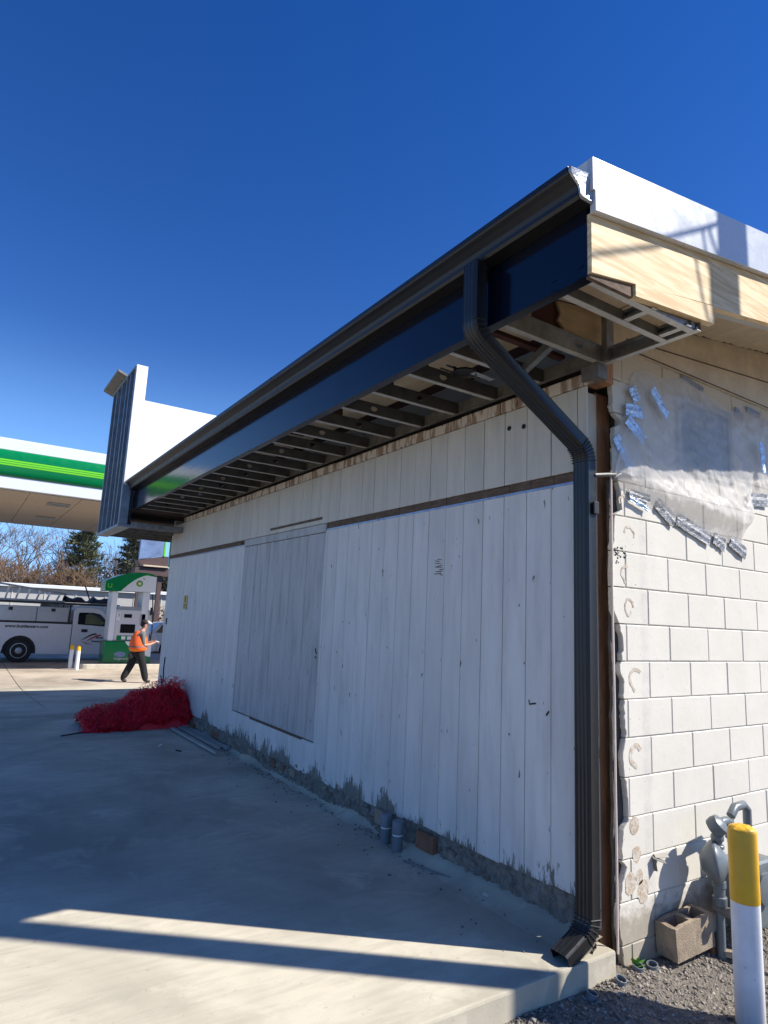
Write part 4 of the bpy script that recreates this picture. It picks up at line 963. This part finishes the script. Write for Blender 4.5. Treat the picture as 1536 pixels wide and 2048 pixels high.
for n_, a, c, z0, z1, m in (('price_display', 1.52, 1.75, 1.25, 1.36, 'screen'), ('media_screen', 1.44, 1.88, .78, 1.05, 'screen'), ('grade_panel', 1.36, 2.05, .555, .70, 'green'), ('card_reader', 2.0, 2.16, 1.05, 1.38, 'toolbox'), ('number_plate', 1.30, 1.40, 1.16, 1.42, 'canopywhite')):
    MB().box(a, c, P0+.05, P0+.0595, z0, z1).build(n_, m, pm, bevel=.002)
for k in range(3): MB().box(1.50+.17*k, 1.62+.17*k, P0+.042, P0+.0495, .58, .68).build('grade_button', 'white', pm, bevel=.003)
text('pump_number', '3', .13, 'black', pm, (1.325, P0+.048, 1.28), (1, 0, 0), (0, 0, 1), .001)
arch = [(.86, 2.05), (2.38, 2.08), (2.37, 2.60)]+[(2.37-1.51*t_, 2.60+.11*math.sin(math.pi*(t_*.9+.1))-.24*t_**2.2) for t_ in [k/12 for k in range(1, 13)]]
MB().prism(arch, P0-.02, P1+.02, 'y').build('sign_top', 'green', pm, bevel=.01)
ws_ = [(1.32, 2.064), (2.375, 2.085), (2.365, 2.57), (2.10, 2.60)]+[(2.10-.78*t_, 2.60-.54*t_**1.7) for t_ in [k/8 for k in range(1, 8)]]
MB().prism(ws_, P0-.028, P0-.021, 'y').build('white_sign_face', 'canopywhite', pm)
lm_ = [(2.14-.80*t_, 2.628-.55*t_**1.7) for t_ in [k/8 for k in range(0, 9)]]+[(2.10-.78*t_, 2.603-.54*t_**1.7) for t_ in [k/8 for k in range(8, -1, -1)]]
MB().prism(lm_, P0-.026, P0-.021, 'y').build('lime_edge', 'lime', pm)
def star(cx, cz, r, n, inner, ph): return [(cx+(r if k % 2 == 0 else r*inner)*math.cos(ph+math.pi*k/n), cz+(r if k % 2 == 0 else r*inner)*math.sin(ph+math.pi*k/n)) for k in range(2*n)]
for q, (r, inn_, m) in enumerate(((.105, .86, 'green'), (.082, .80, 'lime'), (.064, .74, 'signyellow'), (.040, .62, 'white'))):
    MB().prism(star(1.86, 2.33, r, 18 if q < 2 else 12, inn_, q*.13), P0-.033-.004*q, P0-.0285-.004*q, 'y').build('logo_petals', m, pm)
text('logo_text', 'bp', .08, 'green', pm, (1.94, P0-.030, 2.47), (1, 0, 0), (0, 0, 1), .001)
b = MB(); b.tube([(2.30, P0+.02, 2.02), (2.33, P0-.02, 1.7), (2.35, P0-.03, 1.35), (2.38, P0-.04, .9), (2.36, P0-.03, .55), (2.33, P0, .75)], .018, 8); b.build('hose', 'black', pm, smooth=True)
b = MB(); b.box(2.285, 2.335, P0, P0+.05, 1.35, 1.60); b.bar((2.31, P0-.01, 1.5), (2.40, P0-.04, 1.40), .03, .03); b.build('nozzle', 'black', pm, bevel=.006)
text('pump_side_text', 'U', .2, 'lime', pm, (.92, P0-.022, 2.15), (1, 0, 0), (0, 0, 1), .001)

for (x, y, lb) in ((.13, 18.95, 'small yellow topped white bollard by the island, left of the pair'), (.24, 18.45, 'small yellow topped white bollard by the island, right of the pair')):
    t = thing('island_bollard', lb, 'bollard', (x, y, GY), 'small bollards by the pump island')
    MB().lathe([(.058, GY-.02), (.058, .262)], (x, y, 0), n=18).build('post', 'white', t, smooth=True)
    MB().lathe([(.0585, .262), (.0585, .36), (.05, .395), (.03, .415), (.005, .42)], (x, y, 0), n=18).build('yellow_top', 'yellow', t, smooth=True)

# ------------------------------------------------------------------ vehicles
def wheel(t, cx, cy, cz, r, side=-1):
    w = MB(); w.lathe([(r*.62, -.11), (r*.93, -.11), (r, -.08), (r, .08), (r*.93, .11), (r*.62, .11)], (cx, cy, cz), (0, 1, 0), 28); wo = w.build('wheel', 'tyre', t, smooth=True)
    m = MB(); m.lathe([(r*.61, -.05), (r*.63, .112), (r*.57, .114), (r*.54, .085), (r*.30, .075), (r*.26, .11), (r*.16, .12), (.004, .121)], (cx, cy, cz), (0, side, 0), 24); m.build('rim', 'chrome', wo, smooth=True)
    for k in range(8):
        a = k/8*2*math.pi; c = Vector((cx+math.cos(a)*r*.43, cy+side*.080, cz+math.sin(a)*r*.43)); MB().lathe([(r*.075, -.004), (r*.075, .006)], c, (0, side, 0), 10).build('rim_hole', 'tyre', wo)
TZ = GY; TY0, TY1 = 21.0, 22.95; WR = .375; WC = .085
tr = thing('pickup_truck', 'white pickup truck with tool boxes, ladder rack and side lettering', 'truck', (0, 22, TZ))
def archcut(cx, r, n=10): return [(cx+r*math.cos(math.pi-math.pi*k/n), WC+r*math.sin(math.pi-math.pi*k/n)) for k in range(n+1)]
bed = [(-2.25, .02), (-1.1-.47, .02)]+archcut(-1.1, .47)+[(-1.1+.47, -.02), (.335, -.02), (.335, .945), (-2.28, .955)]
MB().prism(bed, TY0, TY1, 'y').build('bed', 'truck', tr, bevel=.025, segs=2)
b = MB(); b.prism([(-2.2, .0), (.30, -.0), (.30, .60), (-2.2, .60)], TY0+.16, TY1-.16, 'y'); b.build('underbody', 'black', tr)
ring = archcut(-1.1, .52)+archcut(-1.1, .472)[::-1]
MB().prism(ring, TY0-.02, TY0+.05, 'y').build('arch_lip', 'truck', tr)
lowc = [(.352, -.03), (1.60, -.03), (1.60, .885), (1.36, .885), (.352, .935)]
cabp = [(.352, -.03), (1.78, -.03)]+archcut(2.27, .46)+[(2.80, .05), (3.05, .10), (3.08, .55), (3.0, .72), (1.75, .86), (1.20, 1.44), (.95, 1.495), (.44, 1.49), (.352, 1.40)]
MB().prism(cabp, TY0+.015, TY1-.015, 'y').build('cab', 'truck', tr, bevel=.03, segs=2)
wp = [(.50, .95), (.50, 1.30), (.54, 1.335), (.92, 1.345), (1.16, 1.30), (1.50, .97), (1.36, .90)]
wo = MB().prism(wp, TY0+.006, TY0+.0148, 'y').build('side_window', 'glass', tr)
vf = [(.72, .97), (.72, 1.27), (.95, 1.27), (1.12, 1.20), (1.30, 1.02), (1.26, .96)]
MB().prism(vf, TY0+.002, TY0+.0058, 'y').build('window_view', 'pinegreen', wo)
dr = [(.58, .0), (1.62, .0), (1.62, .875), (1.36, .875), (.58, .915)]
do = MB().prism(dr, TY0+.004, TY0+.0142, 'y').build('door', 'truck', tr, bevel=.003)
MB().box(.63, .82, TY0-.008, TY0+.0035, .70, .80).build('handle', 'black', do, bevel=.01)
MB().box(.336, .351, TY0+.03, TY1-.03, .0, .95).build('cab_gap', 'black', tr)
sw1 = [(.64, .43)]+[(.64+.46*t_, .43+.25*math.sin(t_*1.5)) for t_ in [k/6 for k in range(1, 7)]]+[(.64+.46*t_+.02, .40+.23*math.sin(t_*1.5)) for t_ in [k/6 for k in range(6, 1, -1)]]
MB().prism(sw1, TY0-.002, TY0+.0035, 'y').build('swoosh', 'black', do)
MB().prism([(x+.14, z-.04) for x, z in sw1], TY0-.002, TY0+.0035, 'y').build('swoosh', 'red', do)
MB().prism([(.66, .43), (.80, .33), (1.05, .30), (.82, .36)], TY0-.002, TY0+.0035, 'y').build('swoosh', 'red', do)
text('door_text', 'Bustlen', .13, 'black', do, (1.08, TY0-.001, .50), (1, 0, 0), (0, 0, 1), .002, .3, .002)
text('door_text', 'Heating & Air', .10, 'black', do, (.95, TY0-.001, .385), (1, 0, 0), (0, 0, 1), .002, .3, .002)
text('side_text', 'www.bustlenserv.com', .135, 'black', tr, (-1.57, TY0-.002, .80), (1, 0, 0), (0, 0, 1), .003, .25, .004)
for x0, x1 in ((-2.2, -.73), (-.715, .20)):
    tb = MB().box(x0, x1, TY0+.06, TY0+.52, 1.0, 1.475).build('tool_box', 'toolbox', tr, bevel=.015)
    MB().box((x0+x1)/2-.06, (x0+x1)/2+.06, TY0+.045, TY0+.0595, 1.33, 1.43).build('latch', 'black', tb, bevel=.01)
MB().box(-2.25, .30, TY0+.03, TY1-.03, .946, .998).build('bed_rail', 'black', tr, bevel=.01)
MB().box(-2.2, .2, TY1-.52, TY1-.06, 1.0, 1.475).build('tool_box', 'toolbox', tr, bevel=.015)
for yy in (TY0+.10, TY1-.10): MB().bar((-2.2, yy, 1.60), (1.75, yy, 1.60), .06, .07).build('rack_rail', 'black', tr)
for xx in (-2.1, -.2, .24, 1.7): MB().bar((xx, TY0+.1, 1.57), (xx, TY1-.1, 1.57), .05, .05).build('rack_bar', 'black', tr)
for xx in (-2.1, .24):
    for yy in (TY0+.1, TY1-.1): MB().bar((xx, yy, .95), (xx, yy, 1.57), .05, .05, (0, 1, 0)).build('rack_post', 'black', tr)
wheel(tr, -1.1, TY0+.13, WC, WR); wheel(tr, 2.27, TY0+.13, WC, WR); wheel(tr, -1.1, TY1-.13, WC, WR, 1); wheel(tr, 2.27, TY1-.13, WC, WR, 1)
MB().box(2.9, 3.2, TY0+.05, TY1-.05, .08, .3).build('bumper', 'chrome', tr, bevel=.03)
ld = thing('ladder', 'aluminium extension ladder lying tilted on the truck rack', 'ladder', (-1, 21.2, 1.52))
def lr(x): return (x, TY0+.16+.05*(x+2), 2.17-.125*(x+2.0))
MB().bar(lr(-2.6), lr(.10), .03, .06).build('rail', 'galv', ld); MB().bar((-2.6, TY0+.55, 1.665), (.10, TY0+.55, 1.665), .03, .06).build('rail', 'chrome', ld)
for k in range(9):
    x = -2.45+.295*k; a = lr(x); MB().bar(a, (x-.07, TY0+.55, 1.67), .05, .05, (1, 0, 0)).build('rung', 'canopywhite', ld)
cv = thing('covered_load', 'dark wrapped load strapped on the rack above the truck cab', 'load', (.7, 21.6, 1.64))
b = MB(); vs = []
for i in range(13):
    x = .12+1.5*i/12; h = .24-.10*abs(math.sin(i*.9))+.03*nz(i*.7, 3); 
    if 5 <= i <= 6: h *= .45
    for j in range(9): a = math.pi*j/8; vs.append((x, TY0+.85-.55*math.cos(a)+.03*nz(i, j), 1.65+h*math.sin(a)))
b.add(vs, [(i*9+j, (i+1)*9+j, (i+1)*9+j+1, i*9+j+1) for i in range(12) for j in range(8)]); b.build('tarpaulin', 'sheath', cv)
b = MB(); b.bar((.62, TY0+.3, 2.25), (.86, TY0+.3, 1.66), .03, .09, (0, 1, 0)); b.build('upright_board', 'sheath', cv)

cr = thing('parked_car', 'pale parked car half hidden behind the pump and the wall', 'car', (6.0, 27, -.36))
CY0, CY1 = 25.6, 27.3
cp = [(3.95, -.12), (4.35, -.12)]+[(4.75+.36*math.cos(math.pi-math.pi*k/8), -.08+.36*math.sin(math.pi-math.pi*k/8)) for k in range(9)]+[(6.95, -.12)]+[(7.35+.36*math.cos(math.pi-math.pi*k/8), -.08+.36*math.sin(math.pi-math.pi*k/8)) for k in range(9)]+[(8.2, -.1), (8.25, .35), (7.2, .55), (6.6, 1.02), (5.2, 1.05), (4.35, .97), (4.0, .60)]
MB().prism(cp, CY0, CY1, 'y').build('body', 'truck', cr, bevel=.05, segs=2)
MB().prism([(4.2, .58), (4.42, .90), (5.5, .96), (5.5, .58)], CY0-.012, CY0-.002, 'y').build('side_window', 'glass', cr)
MB().prism([(5.6, .58), (5.6, .96), (6.5, .92), (7.0, .58)], CY0-.012, CY0-.002, 'y').build('side_window', 'glass', cr)
for x in (4.75, 7.35): wheel(cr, x, CY0+.1, -.07, .29); wheel(cr, x, CY1-.1, -.07, .29, 1)
MB().box(3.93, 3.99, CY0+.1, CY0+.3, .35, .55).build('tail_light', 'red', cr, bevel=.01)

# ------------------------------------------------------------------ person in vest
def skin_mesh(nodes, edges, sub=2):
    me = bpy.data.meshes.new('tmp'); me.from_pydata([n[0] for n in nodes], edges, [])
    o = bpy.data.objects.new('tmp', me); COL.objects.link(o)
    md = o.modifiers.new('skin', 'SKIN'); 
    if not me.skin_vertices: me.skin_vertices.new()
    sv = me.skin_vertices[0].data
    for i, n in enumerate(nodes): sv[i].radius = n[1] if isinstance(n[1], tuple) else (n[1], n[1])
    sv[0].use_root = True
    md.use_smooth_shade = True; sm = o.modifiers.new('sub', 'SUBSURF'); sm.levels = sub; sm.render_levels = sub
    dg = bpy.context.evaluated_depsgraph_get(); m2 = bpy.data.meshes.new_from_object(o.evaluated_get(dg)); bpy.data.objects.remove(o); return m2
HX, HY = 1.10, 14.85; HZ = gz(HY)
def hp(x, y, z): return (HX+x, HY+y, HZ+z)
pe = thing('person', 'person in orange vest, cap and black trousers walking with hands held forward', 'person', (HX, HY, HZ))
nodes = [(hp(-.02, 0, .80), (.19, .18)), (hp(-.03, 0, .95), (.22, .20)), (hp(-.02, 0, 1.10), (.19, .18)), (hp(0, 0, 1.22), (.13, .15)), (hp(.04, 0, 1.30), .055), (hp(.07, 0, 1.36), .06), (hp(.085, 0, 1.44), (.082, .072)), (hp(.08, 0, 1.50), (.07, .065)),
         (hp(.02, -.18, 1.20), .065), (hp(.03, -.23, 1.03), .052), (hp(.05, -.22, .93), .046), (hp(.20, -.17, .95), .036), (hp(.31, -.12, .99), .026), (hp(.36, -.11, 1.0), (.02, .032)),
         (hp(.02, .18, 1.20), .065), (hp(.05, .23, 1.04), .052), (hp(.08, .22, .94), .046), (hp(.22, .16, .97), .036), (hp(.33, .09, 1.01), .026), (hp(.38, .08, 1.02), (.02, .032)),
         (hp(.0, -.09, .72), .125), (hp(.11, -.09, .43), .095), (hp(.20, -.09, .10), .085), (hp(.22, -.09, .045), .045), (hp(.33, -.09, .035), .036),
         (hp(-.06, .09, .72), .125), (hp(-.14, .09, .43), .095), (hp(-.29, .09, .13), .085), (hp(-.31, .09, .06), .045), (hp(-.20, .09, .035), .036)]
eds = [(0, 1), (1, 2), (2, 3), (3, 4), (4, 5), (5, 6), (6, 7), (3, 8), (8, 9), (9, 10), (10, 11), (11, 12), (12, 13), (3, 14), (14, 15), (15, 16), (16, 17), (17, 18), (18, 19), (0, 20), (20, 21), (21, 22), (22, 23), (23, 24), (0, 25), (25, 26), (26, 27), (27, 28), (28, 29)]
me = skin_mesh(nodes, eds)
bm = bmesh.new(); bm.from_mesh(me)
def finger(base, d, l, r):
    b = MB(); b0 = Vector(base); d = Vector(d).normalized(); b.tube([b0, b0+d*l*.5, b0+d*l*.8+Vector((0, 0, -l*.14)), b0+d*l+Vector((0, 0, -l*.35))], [r, r*.95, r*.85, r*.6], 6)
    o = len(bm.verts); vv = [bm.verts.new(v) for v in b.v]; bm.verts.ensure_lookup_table()
    for f in b.f: bm.faces.new([vv[i] for i in f])
for sgn, (hx, hy, hz) in ((-1, (.37, -.11, 1.0)), (1, (.39, .08, 1.02))):
    for k, l in enumerate((.06, .07, .075, .065)): finger(hp(hx+.012, hy+.026-.017*k, hz), (1, 0, .05), l, .008)
    finger(hp(hx-.03, hy-sgn*.02, hz+.015), (.6, -sgn*.7, .4), .055, .009)
bm.to_mesh(me); bm.free()
for m in ('pants', 'shirt', 'skin', 'black'): me.materials.append(mt(m))
for p in me.polygons:
    c = p.center; z = c.z-HZ; x = c.x-HX; ay = abs(c.y-HY)
    p.use_smooth = True
    p.material_index = 3 if z < .07 else (0 if z < .80 else (2 if z > 1.275 or (x > .07 and z < 1.06 and (x > .12 or ay > .17)) else 1))
link('body', me, pe)
vn = [(hp(-.025, 0, .74), (.29, .225)), (hp(-.035, 0, .88), (.31, .235)), (hp(-.03, 0, 1.0), (.28, .23)), (hp(-.015, 0, 1.13), (.225, .20)), (hp(.0, 0, 1.22), (.145, .155)), (hp(.02, 0, 1.265), (.08, .10))]
vm = skin_mesh(vn, [(i, i+1) for i in range(5)])
vm.materials.append(mt('orange')); vm.materials.append(mt('orange_hi')); vm.materials.append(mt('shirt'))
for p in vm.polygons:
    p.use_smooth = True; z = p.center.z-HZ; p.material_index = 1 if z < .84 else (2 if .87 < z < .905 else 0)
link('vest', vm, pe)
hm = skin_mesh([(hp(.055, 0, 1.50), (.088, .082)), (hp(.045, 0, 1.44), (.082, .080)), (hp(.0, 0, 1.37), (.045, .06))], [(0, 1), (1, 2)]); hm.materials.append(mt('hair')); [setattr(p, 'use_smooth', True) for p in hm.polygons]
link('hair', hm, pe)
b = MB(); b.lathe([(.10, 0), (.102, .03), (.085, .065), (.04, .085), (.004, .09)], hp(.075, 0, 1.475), (.12, 0, 1), 18); b.build('cap', 'hair', pe, smooth=True); b = MB(); b.prism([(HX+.11, HZ+1.475), (HX+.25, HZ+1.455), (HX+.25, HZ+1.468), (HX+.17, HZ+1.53), (HX+.11, HZ+1.55)], HY-.075, HY+.075, 'y'); b.build('cap_visor', 'white', pe, bevel=.006)
b = MB()
for s_2 in (-1, 1): b.lathe([(.009, 0), (.009, .006), (.003, .01)], hp(.155, s_2*.034, 1.435), (1, s_2*.2, 0), 8, )
b.build('eyes', 'black', pe)
b = MB(); b.lathe([(.016, 0), (.012, .02), (.003, .028)], hp(.15, 0, 1.405), (1, 0, -.25), 8); b.build('nose', 'skin', pe)
MB().box(HX+.145, HX+.158, HY-.024, HY+.024, HZ+1.372, HZ+1.379).build('mouth', 'red', pe)
for s_2 in (-1, 1): MB().lathe([(.004, -.01), (.022, -.006), (.022, .006), (.004, .01)], hp(.075, s_2*.082, 1.425), (0, 1, 0), 10).build('ear', 'skin', pe)
b = MB(); b.box(HX+.37, HX+.45, HY-.10, HY+.08, HZ+1.012, HZ+1.03); tag(b.build('phone', 'white', bevel=.004), 'small pale device held by the walking person', 'phone')
b = MB(); b.box(HX-.28, HX-.17, HY-.18, HY-.05, HZ+.60, HZ+.72); tag(b.build('tool_pouch', 'black', bevel=.03), 'black pouch hanging at the back of the walking person', 'bag')

# ------------------------------------------------------------------ beyond the road
fw_ = thing('far_building', 'long low pale building with flat roof behind the fuel station', 'building', (5, 50, -.6))
MB().box(-30, 30, 48.5, 56, -.62, 2.60).build('wall', 'bgwall', fw_); MB().box(-30.2, 30.2, 48.2, 56.2, 2.62, 2.88).build('roof_edge', 'canopywhite', fw_, bevel=.03)
for k in range(12): MB().box(-28+5*k, -26+5*k, 48.44, 48.495, .3, 1.6).build('window', 'glass', fw_)
for k in range(30): MB().box(-29.9+2*k, -29.84+2*k, 48.46, 48.494, -.5, 2.58).build('wall_joint', 'mortar', fw_)
def foliage(b, c, r, n, s, flat=.6, mi=0):
    for _ in range(n):
        v = Vector((random.gauss(0, 1), random.gauss(0, 1), random.gauss(0, 1))).normalized()*random.random()**.4
        p = Vector(c)+Vector((v.x*r[0], v.y*r[1], v.z*r[2])); a = Vector((random.gauss(0, 1), random.gauss(0, 1), random.gauss(0, flat))).normalized(); q = a.cross(Vector((random.gauss(0, 1), random.gauss(0, 1), random.gauss(0, 1)))).normalized(); ss = s*random.uniform(.6, 1.4)
        b.add([p-a*ss, p+q*ss*.35, p+a*ss, p-q*ss*.35], [(0, 1, 2, 3)], mi)
hd = thing('dry_hedge', 'brown dry leafed hedge in front of the far pale building', 'hedge', (12, 46, -.6))
b = MB(); foliage(b, (12, 46.5, .7), (4.2, .8, 1.3), 2600, .12); b.build('leaves', 'deadleaf', hd)
b = MB(); [b.tube([(8.5+k*.6, 46.5, -.6), (8.4+k*.6, 46.5, .9)], [.05, .02], 5) for k in range(12)]; tag(b.build('stems', 'bark', hd), kind='stuff')
def bare_tree(x, y, h, lb, m='bark', lean=0., spread=1.0, seed=0):
    rnd = random.Random(seed); b = MB(); tw = MB()
    def grow(p, d, l, r, lev):
        pts = [p]; q = p; dd = d
        for k in range(3):
            dd = (dd+Vector((rnd.gauss(0, .14), rnd.gauss(0, .14), rnd.gauss(.03, .08)))).normalized(); q = q+dd*l/3; pts.append(q)
        (b if lev < 3 else tw).tube(pts, [r, r*.85, r*.72, r*.55], 6 if lev < 2 else 3, caps=False)
        if lev >= 5: return
        nb = 4 if lev < 2 else rnd.choice((2, 3, 4))
        for k in range(nb):
            a = Vector((rnd.gauss(0, 1), rnd.gauss(0, 1), rnd.gauss(.25, .5))).normalized()
            grow(pts[rnd.choice((2, 3, 3))], (dd*.75+a*.62*spread).normalized(), l*rnd.uniform(.62, .84), max(.012, r*.52), lev+1)
    grow(Vector((x, y, -.6)), Vector((lean, 0, 1)), h*.34, h*.022, 0)
    t = thing('bare_tree', lb, 'tree', (x, y, -.6), 'bare winter trees behind the far building')
    b.build('trunk', m, t); tw.build('crown', m, t); return t
TL = ['at the left edge under the canopy', 'second from the left under the canopy', 'third from the left under the canopy', 'in front of the tall pine', 'low and brown beside the tall pine', 'thin, in the gap right of the tall pine', 'right of the gap, behind the fuel pump sign', 'low, just left of the pine trunk', 'behind the pale building, far left', 'brown and bushy, near the left edge']
for k, (x, y, h, m, sp, sd_) in enumerate(((-2.5, 60, 9.5, 'bark', 1.0, 1), (.2, 63, 10, 'bark', .9, 2), (2.6, 61, 9.5, 'bark2', 1.0, 3), (4.6, 57.5, 6.5, 'bark2', 1.2, 4), (6.0, 58, 5.4, 'bark2', 1.3, 5), (9.0, 66, 8.5, 'bark', .8, 6), (10.6, 70, 8.0, 'bark', .9, 7), (3.4, 57.6, 5.8, 'bark2', 1.3, 8), (-6.5, 62, 10, 'bark', 1.0, 9), (1.2, 57.4, 6.4, 'bark2', 1.3, 10))):
    bare_tree(x, y, h, 'leafless %s tree %s' % ('brown' if m == 'bark2' else 'grey', TL[k]), m, random.uniform(-.1, .1), sp, sd_)
b = MB(); rnd_ = random.Random(21)
for k in range(11000):
    x = rnd_.uniform(-9, 16); y = rnd_.uniform(57, 64); z = rnd_.uniform(-.4, 6.4)*rnd_.random()**.35; d = Vector((rnd_.gauss(0, .55), rnd_.gauss(0, .3), rnd_.uniform(.3, 1))).normalized(); l = rnd_.uniform(.5, 1.5)
    if nz(x*.6, 4)*2.0+4.6-.22*max(0, x-3.5) < z: continue
    p = Vector((x, y, z)); b.tube([p, p+d*l*.6+Vector((rnd_.gauss(0, .08), 0, 0)), p+d*l], [.030, .022, .012], 3, caps=False)
foliage(b, (1, 60, 2.0), (9, 3, 2.6), 7000, .10)
tag(b.build('thicket', 'deadleaf'), 'brown winter thicket behind the far pale building', 'thicket', kind='stuff')
def conifer(x, y, h, w, lb, m, seed, z0=.2):
    rnd = random.Random(seed); t = thing('conifer', lb, 'tree', (x, y, -.6), 'evergreen trees behind the far building')
    MB().tube([(x, y, -.6), (x, y, h*.6), (x, y, h)], [.24, .14, .03], 8).build('trunk', 'bark', t, smooth=True)
    b = MB(); br = MB()
    for k in range(190):
        u = rnd.random()**.8; z = z0*h+(h-z0*h)*u; a = rnd.random()*6.28; l = w*(1-u)**.55*rnd.uniform(.55, 1.1)+.25
        d = Vector((math.cos(a), math.sin(a), rnd.uniform(-.1, .3))); p = Vector((x, y, z)); br.tube([p, p+d*l*.6, p+d*l], [.03, .02, .008], 3, caps=False)
        for q in range(42):
            s = rnd.uniform(.25, 1.0); c = p+d*l*s+Vector((rnd.gauss(0, .16), rnd.gauss(0, .16), rnd.gauss(.03, .10)))
            e = (d+Vector((rnd.gauss(0, .5), rnd.gauss(0, .5), rnd.gauss(.35, .4)))).normalized(); f = e.cross(Vector((rnd.gauss(0, 1), rnd.gauss(0, 1), rnd.gauss(0, 1)))).normalized(); ss = rnd.uniform(.12, .30)
            b.add([c-e*ss*.5, c+f*ss*.22, c+e*ss, c-f*ss*.22], [(0, 1, 2, 3)])
    b.build('crown', m, t); br.build('branches', 'bark', t)
conifer(5.9, 60, 8.6, 2.6, 'tall loose green pine under the canopy edge', 'pinegreen', 3)
conifer(9.9, 59, 8.2, 1.9, 'dark cedar beside the blue grey billboard', 'cedar', 5)
conifer(13.6, 62, 5.2, 2.2, 'low evergreen showing between pump sign and boarded wall', 'cedar', 9, .05)
bbd = thing('billboard', 'blue grey roadside billboard with lime edge on a brown base', 'billboard', (8.3, 45, -.6))
MB().prism([(7.36, 4.95), (9.05, 5.35), (9.05, 6.5), (7.40, 6.5)], 44.9, 45.1, 'y').build('panel', 'bluepanel', bbd, bevel=.02)
MB().prism([(9.06, 5.3), (9.18, 5.32), (9.18, 6.5), (9.06, 6.5)], 44.88, 45.1, 'y').build('lime_edge', 'lime', bbd)
MB().prism([(7.36, 4.92), (9.05, 5.32), (9.5, 5.32), (9.5, 4.4), (7.6, 4.45)], 44.95, 46.2, 'y').build('brown_base', 'brownroof', bbd)
MB().box(7.7, 9.5, 44.7, 44.9, 4.50, 4.60).build('catwalk', 'redbrown' if 0 else 'cream', bbd)
MB().box(7.2, 9.6, 44.9, 46, 3.9, 4.38).build('lower_roof', 'brownroof', bbd)
MB().box(8.9, 9.2, 45.2, 45.5, -.6, 4.0).build('post', 'brownroof', bbd); MB().box(7.5, 7.8, 45.2, 45.5, -.6, 4.0).build('post', 'brownroof', bbd)
